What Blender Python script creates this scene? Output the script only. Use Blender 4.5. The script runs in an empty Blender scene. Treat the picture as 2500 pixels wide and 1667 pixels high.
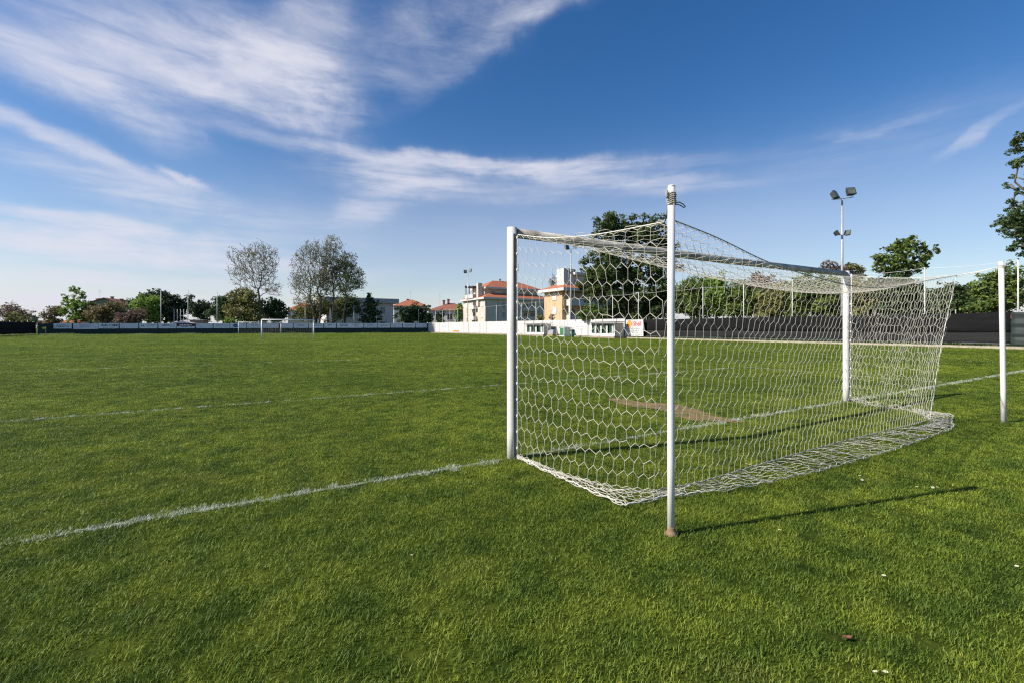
import bpy, math, random
import numpy as np
from mathutils import Matrix, Vector

random.seed(7)
RNG = np.random.default_rng(7)
scene = bpy.context.scene
COL = scene.collection
F, CX, HY, H = 1111.0, 1250.0, 800.0, 1.40      # focal length, principal column, horizon row (photo px), eye height

# ------------------------------------------------------------------ frames
UX, UY = 0.8601, 0.5101                          # along the goal line
NX, NY = -UY, UX                                 # into the pitch
OX, OY = 0.0, 4.907                              # near goalpost


def W(u, n, z=0.0):
    return Vector((OX + UX * u + NX * n, OY + UY * u + NY * n, z))


def at(px, py, Y):
    return Vector(((px - CX) / F * Y, Y, H + (HY - py) / F * Y))


def frame(origin, xdir):
    x = Vector(xdir).normalized()
    y = Vector((0, 0, 1))
    z = x.cross(y)
    m = Matrix((x, y, z)).transposed().to_4x4()
    m.translation = origin
    return m                                      # local x along the face, y up, z out of the face


def zframe(origin, ang=0.0):
    return Matrix.Translation(origin) @ Matrix.Rotation(ang, 4, 'Z')


ANG = math.atan2(UY, UX)

# ------------------------------------------------------------------ materials
MATS = {}


def mat(name, base, rough=0.7, var=0.0, vscale=2.0, col2=None, bump=0.0, bscale=40.0, metallic=0.0,
        stretch=(1, 1, 1), spec=0.5, contrast=(0.35, 0.65)):
    if name in MATS:
        return MATS[name]
    m = bpy.data.materials.new(name)
    m.use_nodes = True
    nt = m.node_tree
    p = nt.nodes['Principled BSDF']
    p.inputs['Roughness'].default_value = rough
    p.inputs['Metallic'].default_value = metallic
    p.inputs['Specular IOR Level'].default_value = spec
    p.inputs['Base Color'].default_value = (*base, 1)
    tc = nt.nodes.new('ShaderNodeTexCoord')
    mp = nt.nodes.new('ShaderNodeMapping')
    mp.inputs['Scale'].default_value = stretch
    nt.links.new(tc.outputs['Object'], mp.inputs['Vector'])
    if col2 is None and var > 0:
        col2 = tuple(c * (1 - var) for c in base)
    if col2 is not None:
        nz = nt.nodes.new('ShaderNodeTexNoise')
        nz.inputs['Scale'].default_value = vscale
        nz.inputs['Detail'].default_value = 6
        nz.inputs['Roughness'].default_value = 0.65
        nt.links.new(mp.outputs['Vector'], nz.inputs['Vector'])
        cr = nt.nodes.new('ShaderNodeValToRGB')
        cr.color_ramp.elements[0].position = contrast[0]
        cr.color_ramp.elements[1].position = contrast[1]
        cr.color_ramp.elements[0].color = (*base, 1)
        cr.color_ramp.elements[1].color = (*col2, 1)
        nt.links.new(nz.outputs['Fac'], cr.inputs['Fac'])
        nt.links.new(cr.outputs['Color'], p.inputs['Base Color'])
    if bump > 0:
        nb = nt.nodes.new('ShaderNodeTexNoise')
        nb.inputs['Scale'].default_value = bscale
        nb.inputs['Detail'].default_value = 4
        nt.links.new(mp.outputs['Vector'], nb.inputs['Vector'])
        bp = nt.nodes.new('ShaderNodeBump')
        bp.inputs['Strength'].default_value = bump
        bp.inputs['Distance'].default_value = 0.02
        nt.links.new(nb.outputs['Fac'], bp.inputs['Height'])
        nt.links.new(bp.outputs['Normal'], p.inputs['Normal'])
    MATS[name] = m
    return m


def leafmat(name, c1, c2, trans=0.35, rough=0.6):
    if name in MATS:
        return MATS[name]
    m = bpy.data.materials.new(name)
    m.use_nodes = True
    nt = m.node_tree
    nt.nodes.clear()
    out = nt.nodes.new('ShaderNodeOutputMaterial')
    at_ = nt.nodes.new('ShaderNodeAttribute')
    at_.attribute_name = 'tone'
    cr = nt.nodes.new('ShaderNodeValToRGB')
    cr.color_ramp.elements[0].color = (*c1, 1)
    cr.color_ramp.elements[1].color = (*c2, 1)
    nt.links.new(at_.outputs['Fac'], cr.inputs['Fac'])
    p = nt.nodes.new('ShaderNodeBsdfPrincipled')
    p.inputs['Roughness'].default_value = rough
    p.inputs['Specular IOR Level'].default_value = 0.25
    t = nt.nodes.new('ShaderNodeBsdfTranslucent')
    mx = nt.nodes.new('ShaderNodeMixShader')
    mx.inputs[0].default_value = trans
    nt.links.new(cr.outputs['Color'], p.inputs['Base Color'])
    nt.links.new(cr.outputs['Color'], t.inputs['Color'])
    nt.links.new(p.outputs[0], mx.inputs[1])
    nt.links.new(t.outputs[0], mx.inputs[2])
    nt.links.new(mx.outputs[0], out.inputs['Surface'])
    MATS[name] = m
    return m


# ------------------------------------------------------------------ mesh building
class MB:
    def __init__(self):
        self.v, self.f, self.n = [], [], 0

    def add(self, verts, faces):
        self.v.extend([tuple(p) for p in verts])
        self.f.extend([tuple(i + self.n for i in f) for f in faces])
        self.n += len(verts)
        return self

    def box(self, x0, x1, y0, y1, z0, z1):
        v = [(x, y, z) for z in (z0, z1) for y in (y0, y1) for x in (x0, x1)]
        return self.add(v, [(0, 2, 3, 1), (4, 5, 7, 6), (0, 1, 5, 4), (2, 6, 7, 3), (0, 4, 6, 2), (1, 3, 7, 5)])

    def tube(self, pts, r, sides=8, caps=True):
        pts = [Vector(p) for p in pts]
        rs = r if isinstance(r, (list, tuple)) else [r] * len(pts)
        rings, prev = [], None
        for i, p in enumerate(pts):
            d = (pts[min(i + 1, len(pts) - 1)] - pts[max(i - 1, 0)])
            d = d.normalized() if d.length > 1e-9 else Vector((0, 0, 1))
            if prev is None:
                a = d.orthogonal().normalized()
            else:
                a = (prev - d * prev.dot(d))
                a = a.normalized() if a.length > 1e-6 else d.orthogonal().normalized()
            prev = a
            b = d.cross(a)
            rings.append([p + (a * math.cos(2 * math.pi * k / sides) + b * math.sin(2 * math.pi * k / sides)) * rs[i]
                          for k in range(sides)])
        v = [q for ring in rings for q in ring]
        f = []
        for i in range(len(pts) - 1):
            for k in range(sides):
                k2 = (k + 1) % sides
                f.append((i * sides + k, i * sides + k2, (i + 1) * sides + k2, (i + 1) * sides + k))
        if caps:
            f.append(tuple(range(sides - 1, -1, -1)))
            f.append(tuple((len(pts) - 1) * sides + k for k in range(sides)))
        return self.add(v, f)

    def prism(self, poly, z0, z1):
        """polygon in local xy extruded along local z"""
        k = len(poly)
        v = [(x, y, z0) for x, y in poly] + [(x, y, z1) for x, y in poly]
        f = [tuple(range(k - 1, -1, -1)), tuple(range(k, 2 * k))]
        f += [(i, (i + 1) % k, k + (i + 1) % k, k + i) for i in range(k)]
        return self.add(v, f)

    def build(self, name, material, parent=None, smooth=False, bevel=0.0):
        me = bpy.data.meshes.new(name)
        me.from_pydata(self.v, [], self.f)
        me.update()
        o = link(name, me, material, parent, smooth)
        if bevel > 0:
            b = o.modifiers.new('bevel', 'BEVEL')
            b.width = bevel
            b.segments = 2
            b.limit_method = 'ANGLE'
        return o


def link(name, me, material, parent=None, smooth=False):
    if material is not None:
        me.materials.append(material)
    if smooth:
        me.polygons.foreach_set('use_smooth', [True] * len(me.polygons))
    o = bpy.data.objects.new(name, me)
    COL.objects.link(o)
    if parent is not None:
        o.parent = parent
    return o


def np_mesh(name, verts, loops, counts, attr=None):
    """verts (N,3), loops flat indices, counts verts per face"""
    me = bpy.data.meshes.new(name)
    nv, nl, nf = len(verts), len(loops), len(counts)
    me.vertices.add(nv)
    me.vertices.foreach_set('co', np.asarray(verts, np.float32).ravel())
    if nl:
        me.loops.add(nl)
        me.loops.foreach_set('vertex_index', np.asarray(loops, np.int32))
        me.polygons.add(nf)
        st = np.concatenate(([0], np.cumsum(counts)[:-1])).astype(np.int32)
        me.polygons.foreach_set('loop_start', st)
        me.polygons.foreach_set('loop_total', np.asarray(counts, np.int32))
    if attr is not None:
        a = me.attributes.new('tone', 'FLOAT', 'FACE')
        a.data.foreach_set('value', np.asarray(attr, np.float32))
    me.update(calc_edges=True)
    me.validate()
    return me


def segs_mesh(name, A, B, ra, rb, sides=4):
    """many separate tapered prisms from A to B"""
    A, B = np.asarray(A, float), np.asarray(B, float)
    n = len(A)
    ra = np.broadcast_to(np.asarray(ra, float), (n,))
    rb = np.broadcast_to(np.asarray(rb, float), (n,))
    d = B - A
    L = np.linalg.norm(d, axis=1, keepdims=True)
    d = d / np.maximum(L, 1e-9)
    ref = np.where(np.abs(d[:, 2:3]) > 0.9, np.array([[1.0, 0, 0]]), np.array([[0, 0, 1.0]]))
    a = np.cross(d, ref)
    a /= np.linalg.norm(a, axis=1, keepdims=True)
    b = np.cross(d, a)
    V = np.zeros((n, 2 * sides, 3))
    for k in range(sides):
        c, s = math.cos(2 * math.pi * k / sides), math.sin(2 * math.pi * k / sides)
        o = a * c + b * s
        V[:, k] = A + o * ra[:, None]
        V[:, sides + k] = B + o * rb[:, None]
    base = (np.arange(n) * 2 * sides)[:, None, None]
    q = np.array([[k, (k + 1) % sides, sides + (k + 1) % sides, sides + k] for k in range(sides)])[None]
    loops = (base + q).reshape(-1)
    return np_mesh(name, V.reshape(-1, 3), loops, np.full(n * sides, 4))


def thing(name, label, cat, m=None, group=None):
    o = bpy.data.objects.new(name, None)
    o.empty_display_size = 0.2
    COL.objects.link(o)
    if m is not None:
        o.matrix_world = m
        o.matrix_basis = m
    return tag(o, label, cat, group)


def tag(o, label, cat, group=None):
    o['label'] = label
    o['category'] = cat
    if group:
        o['group'] = group
    return o


def struct(o):
    o['kind'] = 'structure'
    return o


def copy_tree(o, parent=None):
    c = o.copy()
    COL.objects.link(c)
    if parent is not None:
        c.parent = parent
    for ch in list(o.children):
        copy_tree(ch, c)
    return c


def text(name, body, size, material, parent, x, y, z=0.012, align='CENTER', bold=0.0, shear=0.0, sx=1.0):
    cu = bpy.data.curves.new('txt', 'FONT')
    cu.body = body
    cu.size = size
    cu.align_x = align
    cu.align_y = 'CENTER'
    cu.offset = bold
    cu.shear = shear
    cu.resolution_u = 3
    cu.extrude = 0.002
    t = bpy.data.objects.new('txt', cu)
    COL.objects.link(t)
    bpy.context.view_layer.update()
    dg = bpy.context.evaluated_depsgraph_get()
    me = bpy.data.meshes.new_from_object(t.evaluated_get(dg))
    bpy.data.objects.remove(t)
    bpy.data.curves.remove(cu)
    me.transform(Matrix.Translation((x, y, z)) @ Matrix.Diagonal((sx, 1, 1, 1)))
    me.materials.clear()
    return link(name, me, material, parent)


ORD = ['first', 'second', 'third', 'fourth', 'fifth', 'sixth', 'seventh', 'eighth', 'ninth', 'tenth', 'eleventh',
       'twelfth', 'thirteenth', 'fourteenth', 'fifteenth', 'sixteenth', 'seventeenth', 'eighteenth', 'nineteenth',
       'twentieth', 'twenty-first', 'twenty-second', 'twenty-third', 'twenty-fourth']

# ------------------------------------------------------------------ camera
cam = bpy.data.cameras.new('camera')
cam.sensor_width = 36.0
cam.lens = F / 2500 * 36.0
cam.shift_y = -33.5 / 2500
cam.clip_end = 5000
cam_o = bpy.data.objects.new('camera', cam)
cam_o.location = (0, 0, H)
cam_o.rotation_euler = (math.radians(90), 0, 0)
COL.objects.link(cam_o)
scene.camera = cam_o

# ------------------------------------------------------------------ sun and sky
ELEV = math.radians(37.0)
SUN = Vector((-0.957 * math.cos(ELEV), -0.291 * math.cos(ELEV), math.sin(ELEV)))
sl = bpy.data.lights.new('sun', 'SUN')
sl.energy = 5.0
sl.angle = math.radians(0.53)
sl.color = (1.0, 0.93, 0.82)
so = bpy.data.objects.new('sun', sl)
so.rotation_euler = SUN.to_track_quat('Z', 'Y').to_euler()
so.location = SUN * 60
COL.objects.link(so)


def build_world():
    w = bpy.data.worlds.new('World')
    scene.world = w
    w.use_nodes = True
    nt = w.node_tree
    N, Lk = nt.nodes, nt.links
    bg = N['Background']
    sky = N.new('ShaderNodeTexSky')
    sky.sky_type = 'NISHITA'
    sky.sun_disc = False
    sky.sun_elevation = ELEV
    sky.sun_rotation = math.atan2(SUN.x, SUN.y)
    sky.altitude = 0
    sky.air_density = 1.0
    sky.dust_density = 0.7
    sky.ozone_density = 1.6

    def val(x):
        return x

    def math_(op, a, b=None, c=None, clamp=False):
        n = N.new('ShaderNodeMath')
        n.operation = op
        n.use_clamp = clamp
        for i, x in enumerate((a, b, c)):
            if x is None:
                continue
            if isinstance(x, (int, float)):
                n.inputs[i].default_value = x
            else:
                Lk.new(x, n.inputs[i])
        return n.outputs[0]

    tc = N.new('ShaderNodeTexCoord')
    sp = N.new('ShaderNodeSeparateXYZ')
    Lk.new(tc.outputs['Generated'], sp.inputs[0])
    az = math_('ARCTAN2', sp.outputs['X'], sp.outputs['Y'])
    el = math_('ARCSINE', sp.outputs['Z'])
    cb = N.new('ShaderNodeCombineXYZ')
    Lk.new(az, cb.inputs[0])
    Lk.new(el, cb.inputs[1])

    def noise(scale, detail, rough, sxyz=(1, 1, 1), rot=0.0, dist=0.0, off=(0, 0, 0)):
        mp = N.new('ShaderNodeMapping')
        mp.inputs['Rotation'].default_value = (0, 0, rot)
        mp.inputs['Scale'].default_value = sxyz
        mp.inputs['Location'].default_value = off
        Lk.new(cb.outputs[0], mp.inputs[0])
        n = N.new('ShaderNodeTexNoise')
        n.inputs['Scale'].default_value = scale
        n.inputs['Detail'].default_value = detail
        n.inputs['Roughness'].default_value = rough
        n.inputs['Distortion'].default_value = dist
        Lk.new(mp.outputs[0], n.inputs['Vector'])
        return n.outputs['Fac']

    # domain warp
    wx = math_('MULTIPLY', math_('SUBTRACT', noise(3.0, 7, 0.62, off=(3, 1, 0)), 0.5), 0.24)
    wy = math_('MULTIPLY', math_('SUBTRACT', noise(4.0, 5, 0.6, off=(8, 5, 0)), 0.5), 0.075)
    ax = math_('ADD', az, wx)
    ey = math_('ADD', el, wy)
    # fibrous streaks
    st1 = noise(5.0, 8, 0.62, (1.0, 5.0, 1), math.radians(14), 0.35)
    st2 = noise(9.0, 8, 0.6, (0.8, 6.0, 1), math.radians(-4), 0.3, (2, 7, 0))
    st3 = noise(7.0, 8, 0.65, (1.0, 4.0, 1), math.radians(-28), 0.3, (5, 2, 0))
    sts = [math_('MULTIPLY_ADD', s, 3.6, -1.30, clamp=True) for s in (st1, st2, st3)]

    patchy = math_('MULTIPLY_ADD', noise(7.0, 6, 0.6, (1.0, 2.0, 1), math.radians(10), 0.6, (1, 9, 0)), 2.4, -0.2, clamp=False)
    patchy = math_('MINIMUM', math_('MAXIMUM', patchy, 0.35), 1.45)
    patches = [  # px centre, px radii, tilt deg (positive: falls to the right), strength, streak set
        (120, 150, 330, 60, 8, .55, 0), (480, 180, 280, 55, 7, .60, 0), (710, 175, 130, 55, 16, .95, 0),
        (760, 100, 90, 110, 24, .40, 0), (560, 100, 260, 60, 14, .30, 0), (300, 255, 150, 46, 17, .50, 0), (590, 244, 180, 18, 9, .52, 0),
        (260, 50, 500, 50, 6, .22, 0), (620, 325, 120, 16, 10, .14, 0),
        (1150, 122, 150, 24, -34, .15, 2), (1070, 60, 170, 70, -20, .20, 2), (1330, 0, 120, 24, -8, .45, 2), (960, 180, 120, 30, -4, .14, 1),
        (220, 372, 270, 18, 11, .60, 0), (460, 430, 52, 10, 22, .75, 0), (330, 460, 280, 32, 6, .36, 1),
        (1180, 405, 330, 17, 2, .95, 1), (990, 440, 150, 30, 3, .75, 1), (1500, 444, 220, 18, 6, .42, 1),
        (910, 505, 90, 34, -20, .42, 1), (1250, 470, 260, 26, 0, .20, 1),
        (260, 556, 270, 20, 2, .85, 1), (170, 600, 360, 30, 0, .75, 1), (440, 632, 480, 22, 0, .55, 1),
        (120, 680, 620, 44, 0, .65, 1), (620, 560, 300, 60, 0, .14, 1),
        (2430, 312, 110, 12, -28, .24, 2), (2140, 308, 130, 10, 3, .14, 1), (2150, 340, 330, 60, -5, .07, 1),
        (100, 770, 1000, 62, 0, .62, 1), (1000, 790, 1500, 50, 0, .50, 1), (2300, 790, 1500, 70, 0, .46, -1), (1900, 640, 1500, 190, 0, .26, -1), (900, 620, 900, 150, 0, .12, -1),
    ]
    total = None
    for (px, py, rx, ry, tilt, stg, si) in patches:
        a0 = math.atan((px - CX) / F)
        e0 = math.atan((HY - py) / F * math.cos(a0))
        k = 1.0 / (1.0 + math.tan(a0) ** 2)
        ra = rx / F * k * 1.0
        re = ry / F * math.cos(a0) * math.cos(e0)
        tl = math.radians(tilt)
        dx = math_('SUBTRACT', ax, a0)
        dy = math_('SUBTRACT', ey, e0)
        c, s = math.cos(tl), math.sin(tl)
        p = math_('MULTIPLY_ADD', dx, c / ra, math_('MULTIPLY', dy, -s / ra))
        q = math_('MULTIPLY_ADD', dx, s / re, math_('MULTIPLY', dy, c / re))
        r2 = math_('MULTIPLY_ADD', p, p, math_('MULTIPLY', q, q))
        g = math_('POWER', 2.718, math_('MULTIPLY', math_('POWER', r2, 1.3), -0.75))
        if si < 0:                                  # smooth veil of thin high haze
            t = math_('MULTIPLY', g, stg)
        else:
            t = math_('MULTIPLY', math_('MULTIPLY', math_('MULTIPLY', g, stg * 1.25),
                                        math_('MULTIPLY_ADD', sts[si], 0.75, 0.40)), patchy)
        total = t if total is None else math_('ADD', total, t)
    fac = math_('SUBTRACT', 1.0, math_('POWER', 2.718, math_('MULTIPLY', total, -1.35)), clamp=True)
    mix = N.new('ShaderNodeMix')
    mix.data_type = 'RGBA'
    Lk.new(fac, mix.inputs['Factor'])
    hs = N.new('ShaderNodeHueSaturation')
    hs.inputs['Hue'].default_value = 0.507
    hs.inputs['Saturation'].default_value = 1.38
    hs.inputs['Value'].default_value = 1.12
    Lk.new(sky.outputs[0], hs.inputs['Color'])
    Lk.new(hs.outputs[0], mix.inputs['A'])
    k = 1.0 / 0.088
    mix.inputs['B'].default_value = (0.57 * k, 0.575 * k, 0.65 * k, 1)
    Lk.new(mix.outputs['Result'], bg.inputs['Color'])
    bg.inputs['Strength'].default_value = 0.088


build_world()
scene.view_settings.view_transform = 'Standard'
scene.view_settings.look = 'None'
scene.view_settings.exposure = 0.40
scene.render.engine = 'CYCLES'
scene.cycles.use_denoising = False
scene.cycles.filter_width = 1.25
scene.cycles.sample_clamp_indirect = 4.0
scene.view_settings.gamma = 1.0

# ------------------------------------------------------------------ ground material
def grass_color_nodes(nt, gain):
    """world-position colour of the turf, shared by the ground sheet and the blades"""
    g = nt.nodes.new('ShaderNodeNewGeometry')

    def noise(scale, detail=4, stretch=(1, 1, 1)):
        mp = nt.nodes.new('ShaderNodeMapping')
        mp.inputs['Scale'].default_value = stretch
        mp.inputs['Rotation'].default_value = (0, 0, -ANG)
        nt.links.new(g.outputs['Position'], mp.inputs[0])
        n = nt.nodes.new('ShaderNodeTexNoise')
        n.inputs['Scale'].default_value = scale
        n.inputs['Detail'].default_value = detail
        nt.links.new(mp.outputs[0], n.inputs['Vector'])
        return n.outputs['Fac']
    r1 = nt.nodes.new('ShaderNodeValToRGB')
    e = r1.color_ramp.elements
    e[0].position, e[1].position = 0.30, 0.70
    e[0].color = (0.086 * gain, 0.122 * gain, 0.015 * gain, 1)
    e[1].color = (0.152 * gain, 0.193 * gain, 0.026 * gain, 1)
    nt.links.new(noise(0.55, 5, (1, 1, 0.2)), r1.inputs['Fac'])
    r2 = nt.nodes.new('ShaderNodeValToRGB')
    e = r2.color_ramp.elements
    e[0].position, e[1].position = 0.34, 0.70
    e[0].color = (0.52, 0.62, 0.55, 1)
    e[1].color = (1.28, 1.20, 1.0, 1)
    nt.links.new(noise(3.2, 6, (1, 1, 0.1)), r2.inputs['Fac'])
    mu = nt.nodes.new('ShaderNodeMix')
    mu.data_type = 'RGBA'
    mu.blend_type = 'MULTIPLY'
    mu.inputs['Factor'].default_value = 1.0
    nt.links.new(r1.outputs['Color'], mu.inputs['A'])
    nt.links.new(r2.outputs['Color'], mu.inputs['B'])
    # dry yellow spots
    r3 = nt.nodes.new('ShaderNodeValToRGB')
    e = r3.color_ramp.elements
    e[0].position, e[1].position = 0.62, 0.80
    e[0].color = (0, 0, 0, 1)
    e[1].color = (0.7, 0.7, 0.7, 1)
    nt.links.new(noise(1.3, 3, (1, 1, 0.1)), r3.inputs['Fac'])
    m2 = nt.nodes.new('ShaderNodeMix')
    m2.data_type = 'RGBA'
    nt.links.new(r3.outputs['Color'], m2.inputs['Factor'])
    nt.links.new(mu.outputs['Result'], m2.inputs['A'])
    m2.inputs['B'].default_value = (0.200 * gain, 0.205 * gain, 0.045 * gain, 1)
    # broad light and dark swathes
    r4 = nt.nodes.new('ShaderNodeValToRGB')
    e = r4.color_ramp.elements
    e[0].position, e[1].position = 0.36, 0.64
    e[0].color = (0.80, 0.84, 0.86, 1)
    e[1].color = (1.12, 1.08, 1.0, 1)
    nt.links.new(noise(0.16, 3, (0.5, 1, 0.1)), r4.inputs['Fac'])
    m3 = nt.nodes.new('ShaderNodeMix')
    m3.data_type = 'RGBA'
    m3.blend_type = 'MULTIPLY'
    m3.inputs['Factor'].default_value = 1.0
    nt.links.new(m2.outputs['Result'], m3.inputs['A'])
    nt.links.new(r4.outputs['Color'], m3.inputs['B'])
    return m3.outputs['Result'], g, noise


def ground_material():
    m = bpy.data.materials.new('turf_ground')
    m.use_nodes = True
    nt = m.node_tree
    p = nt.nodes['Principled BSDF']
    p.inputs['Roughness'].default_value = 0.95
    p.inputs['Specular IOR Level'].default_value = 0.08
    c, g, noise = grass_color_nodes(nt, 0.55)
    fine = noise(14.0, 5, (1, 1, 0.1))
    r = nt.nodes.new('ShaderNodeValToRGB')
    r.color_ramp.elements[0].position = 0.30
    r.color_ramp.elements[1].position = 0.70
    r.color_ramp.elements[0].color = (0.55, 0.58, 0.55, 1)
    r.color_ramp.elements[1].color = (1.30, 1.28, 1.2, 1)
    nt.links.new(fine, r.inputs['Fac'])
    mu = nt.nodes.new('ShaderNodeMix')
    mu.data_type = 'RGBA'
    mu.blend_type = 'MULTIPLY'
    mu.inputs['Factor'].default_value = 1.0
    nt.links.new(c, mu.inputs['A'])
    nt.links.new(r.outputs['Color'], mu.inputs['B'])
    nt.links.new(mu.outputs['Result'], p.inputs['Base Color'])
    bp = nt.nodes.new('ShaderNodeBump')
    bp.inputs['Strength'].default_value = 0.7
    bp.inputs['Distance'].default_value = 0.05
    nt.links.new(noise(9.0, 6, (1, 1, 0.1)), bp.inputs['Height'])
    nt.links.new(bp.outputs['Normal'], p.inputs['Normal'])
    return m


def blade_material(name, white=False):
    m = bpy.data.materials.new(name)
    m.use_nodes = True
    nt = m.node_tree
    nt.nodes.clear()
    out = nt.nodes.new('ShaderNodeOutputMaterial')
    c, g, noise = grass_color_nodes(nt, 2.02)
    a = nt.nodes.new('ShaderNodeAttribute')
    a.attribute_name = 'tone'
    r = nt.nodes.new('ShaderNodeValToRGB')
    e = r.color_ramp.elements
    e[0].color = (0.60, 0.68, 0.75, 1)
    e[1].color = (1.15, 1.12, 1.0, 1)
    x = e.new(0.93)
    x.color = (1.15, 1.12, 1.0, 1)
    e[2].color = (2.3, 1.7, 2.2, 1)
    nt.links.new(a.outputs['Fac'], r.inputs['Fac'])
    mu = nt.nodes.new('ShaderNodeMix')
    mu.data_type = 'RGBA'
    mu.blend_type = 'MULTIPLY'
    mu.inputs['Factor'].default_value = 1.0
    nt.links.new(c, mu.inputs['A'])
    nt.links.new(r.outputs['Color'], mu.inputs['B'])
    col = mu.outputs['Result']
    if white:
        mw = nt.nodes.new('ShaderNodeMix')
        mw.data_type = 'RGBA'
        rr = nt.nodes.new('ShaderNodeValToRGB')
        rr.color_ramp.elements[0].position = 0.10
        rr.color_ramp.elements[1].position = 0.55
        rr.color_ramp.elements[0].color = (0.15, 0.15, 0.15, 1)
        rr.color_ramp.elements[1].color = (0.95, 0.95, 0.95, 1)
        nt.links.new(a.outputs['Fac'], rr.inputs['Fac'])
        nt.links.new(rr.outputs['Color'], mw.inputs['Factor'])
        nt.links.new(col, mw.inputs['A'])
        mw.inputs['B'].default_value = (0.78, 0.79, 0.74, 1)
        col = mw.outputs['Result']
    p = nt.nodes.new('ShaderNodeBsdfPrincipled')
    p.inputs['Roughness'].default_value = 0.55
    p.inputs['Specular IOR Level'].default_value = 0.25
    t = nt.nodes.new('ShaderNodeBsdfTranslucent')
    mx = nt.nodes.new('ShaderNodeMixShader')
    mx.inputs[0].default_value = 0.3
    nt.links.new(col, p.inputs['Base Color'])
    nt.links.new(col, t.inputs['Color'])
    nt.links.new(p.outputs[0], mx.inputs[1])
    nt.links.new(t.outputs[0], mx.inputs[2])
    nt.links.new(mx.outputs[0], out.inputs['Surface'])
    return m


M_GROUND = ground_material()
M_BLADE = blade_material('grass_blade')
M_WBLADE = blade_material('chalked_blade', True)

gm = MB()
gm.add([(-1500, -300, 0), (1500, -300, 0), (1500, 2500, 0), (-1500, 2500, 0)], [(0, 1, 2, 3)])
struct(gm.build('ground', M_GROUND))


# ------------------------------------------------------------------ grass blades
def tuft(name, n, radius, hmin, hmax, material, width=0.0028):
    r = np.random.default_rng(abs(hash(name)) % 1000 if False else sum(map(ord, name)))
    rad = radius * np.sqrt(r.random(n))
    th = r.random(n) * 2 * np.pi
    base = np.stack([rad * np.cos(th), rad * np.sin(th), np.zeros(n) - 0.003], 1)
    h = hmin + (hmax - hmin) * r.random(n) ** 1.3
    ld = r.random(n) * 2 * np.pi
    lean = h * (0.25 + 0.95 * r.random(n))
    d = np.stack([np.cos(ld), np.sin(ld), np.zeros(n)], 1)
    wd = ld + np.pi / 2 + (r.random(n) - 0.5)
    side = np.stack([np.cos(wd), np.sin(wd), np.zeros(n)], 1) * (width * (0.6 + 0.8 * r.random(n)))[:, None] * 0.5
    up = np.array([0, 0, 1.0])
    mid = base + d * (lean * 0.35)[:, None] + up * (h * 0.62)[:, None]
    tip = base + d * lean[:, None] + up * h[:, None]
    V = np.stack([base - side, base + side, mid + side * 0.85, mid - side * 0.85, tip], 1)
    b = (np.arange(n) * 5)[:, None]
    loops = (b + np.array([[0, 1, 2, 3, 3, 2, 4]])).reshape(-1)
    counts = np.tile([4, 3], n)
    tone = np.repeat(r.random(n), 2)
    me = np_mesh(name, V.reshape(-1, 3), loops, counts, tone)
    me.materials.append(material)
    return bpy.data.objects.new(name, me)           # not linked: only the source the scatter reads


def scatter_group(name, sources, keep_input):
    ng = bpy.data.node_groups.new(name, 'GeometryNodeTree')
    ng.interface.new_socket('Geometry', in_out='INPUT', socket_type='NodeSocketGeometry')
    ng.interface.new_socket('Geometry', in_out='OUTPUT', socket_type='NodeSocketGeometry')
    N, Lk = ng.nodes, ng.links
    gi, go = N.new('NodeGroupInput'), N.new('NodeGroupOutput')
    jn = N.new('GeometryNodeJoinGeometry')
    for s in sources:
        oi = N.new('GeometryNodeObjectInfo')
        oi.inputs['Object'].default_value = s
        oi.inputs['As Instance'].default_value = True
        Lk.new(oi.outputs['Geometry'], jn.inputs[0])
    ip = N.new('GeometryNodeInstanceOnPoints')
    ip.inputs['Pick Instance'].default_value = True
    Lk.new(gi.outputs[0], ip.inputs['Points'])
    Lk.new(jn.outputs[0], ip.inputs['Instance'])

    def named(nm, dt):
        a = N.new('GeometryNodeInputNamedAttribute')
        a.data_type = dt
        a.inputs['Name'].default_value = nm
        return a.outputs['Attribute']
    Lk.new(named('scl', 'FLOAT_VECTOR'), ip.inputs['Scale'])
    Lk.new(named('rot', 'FLOAT_VECTOR'), ip.inputs['Rotation'])
    Lk.new(named('pick', 'INT'), ip.inputs['Instance Index'])
    Lk.new(named('sel', 'BOOLEAN'), ip.inputs['Selection'])
    if keep_input:
        j2 = N.new('GeometryNodeJoinGeometry')
        Lk.new(gi.outputs[0], j2.inputs[0])
        Lk.new(ip.outputs[0], j2.inputs[0])
        Lk.new(j2.outputs[0], go.inputs[0])
    else:
        Lk.new(ip.outputs[0], go.inputs[0])
    return ng


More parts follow.
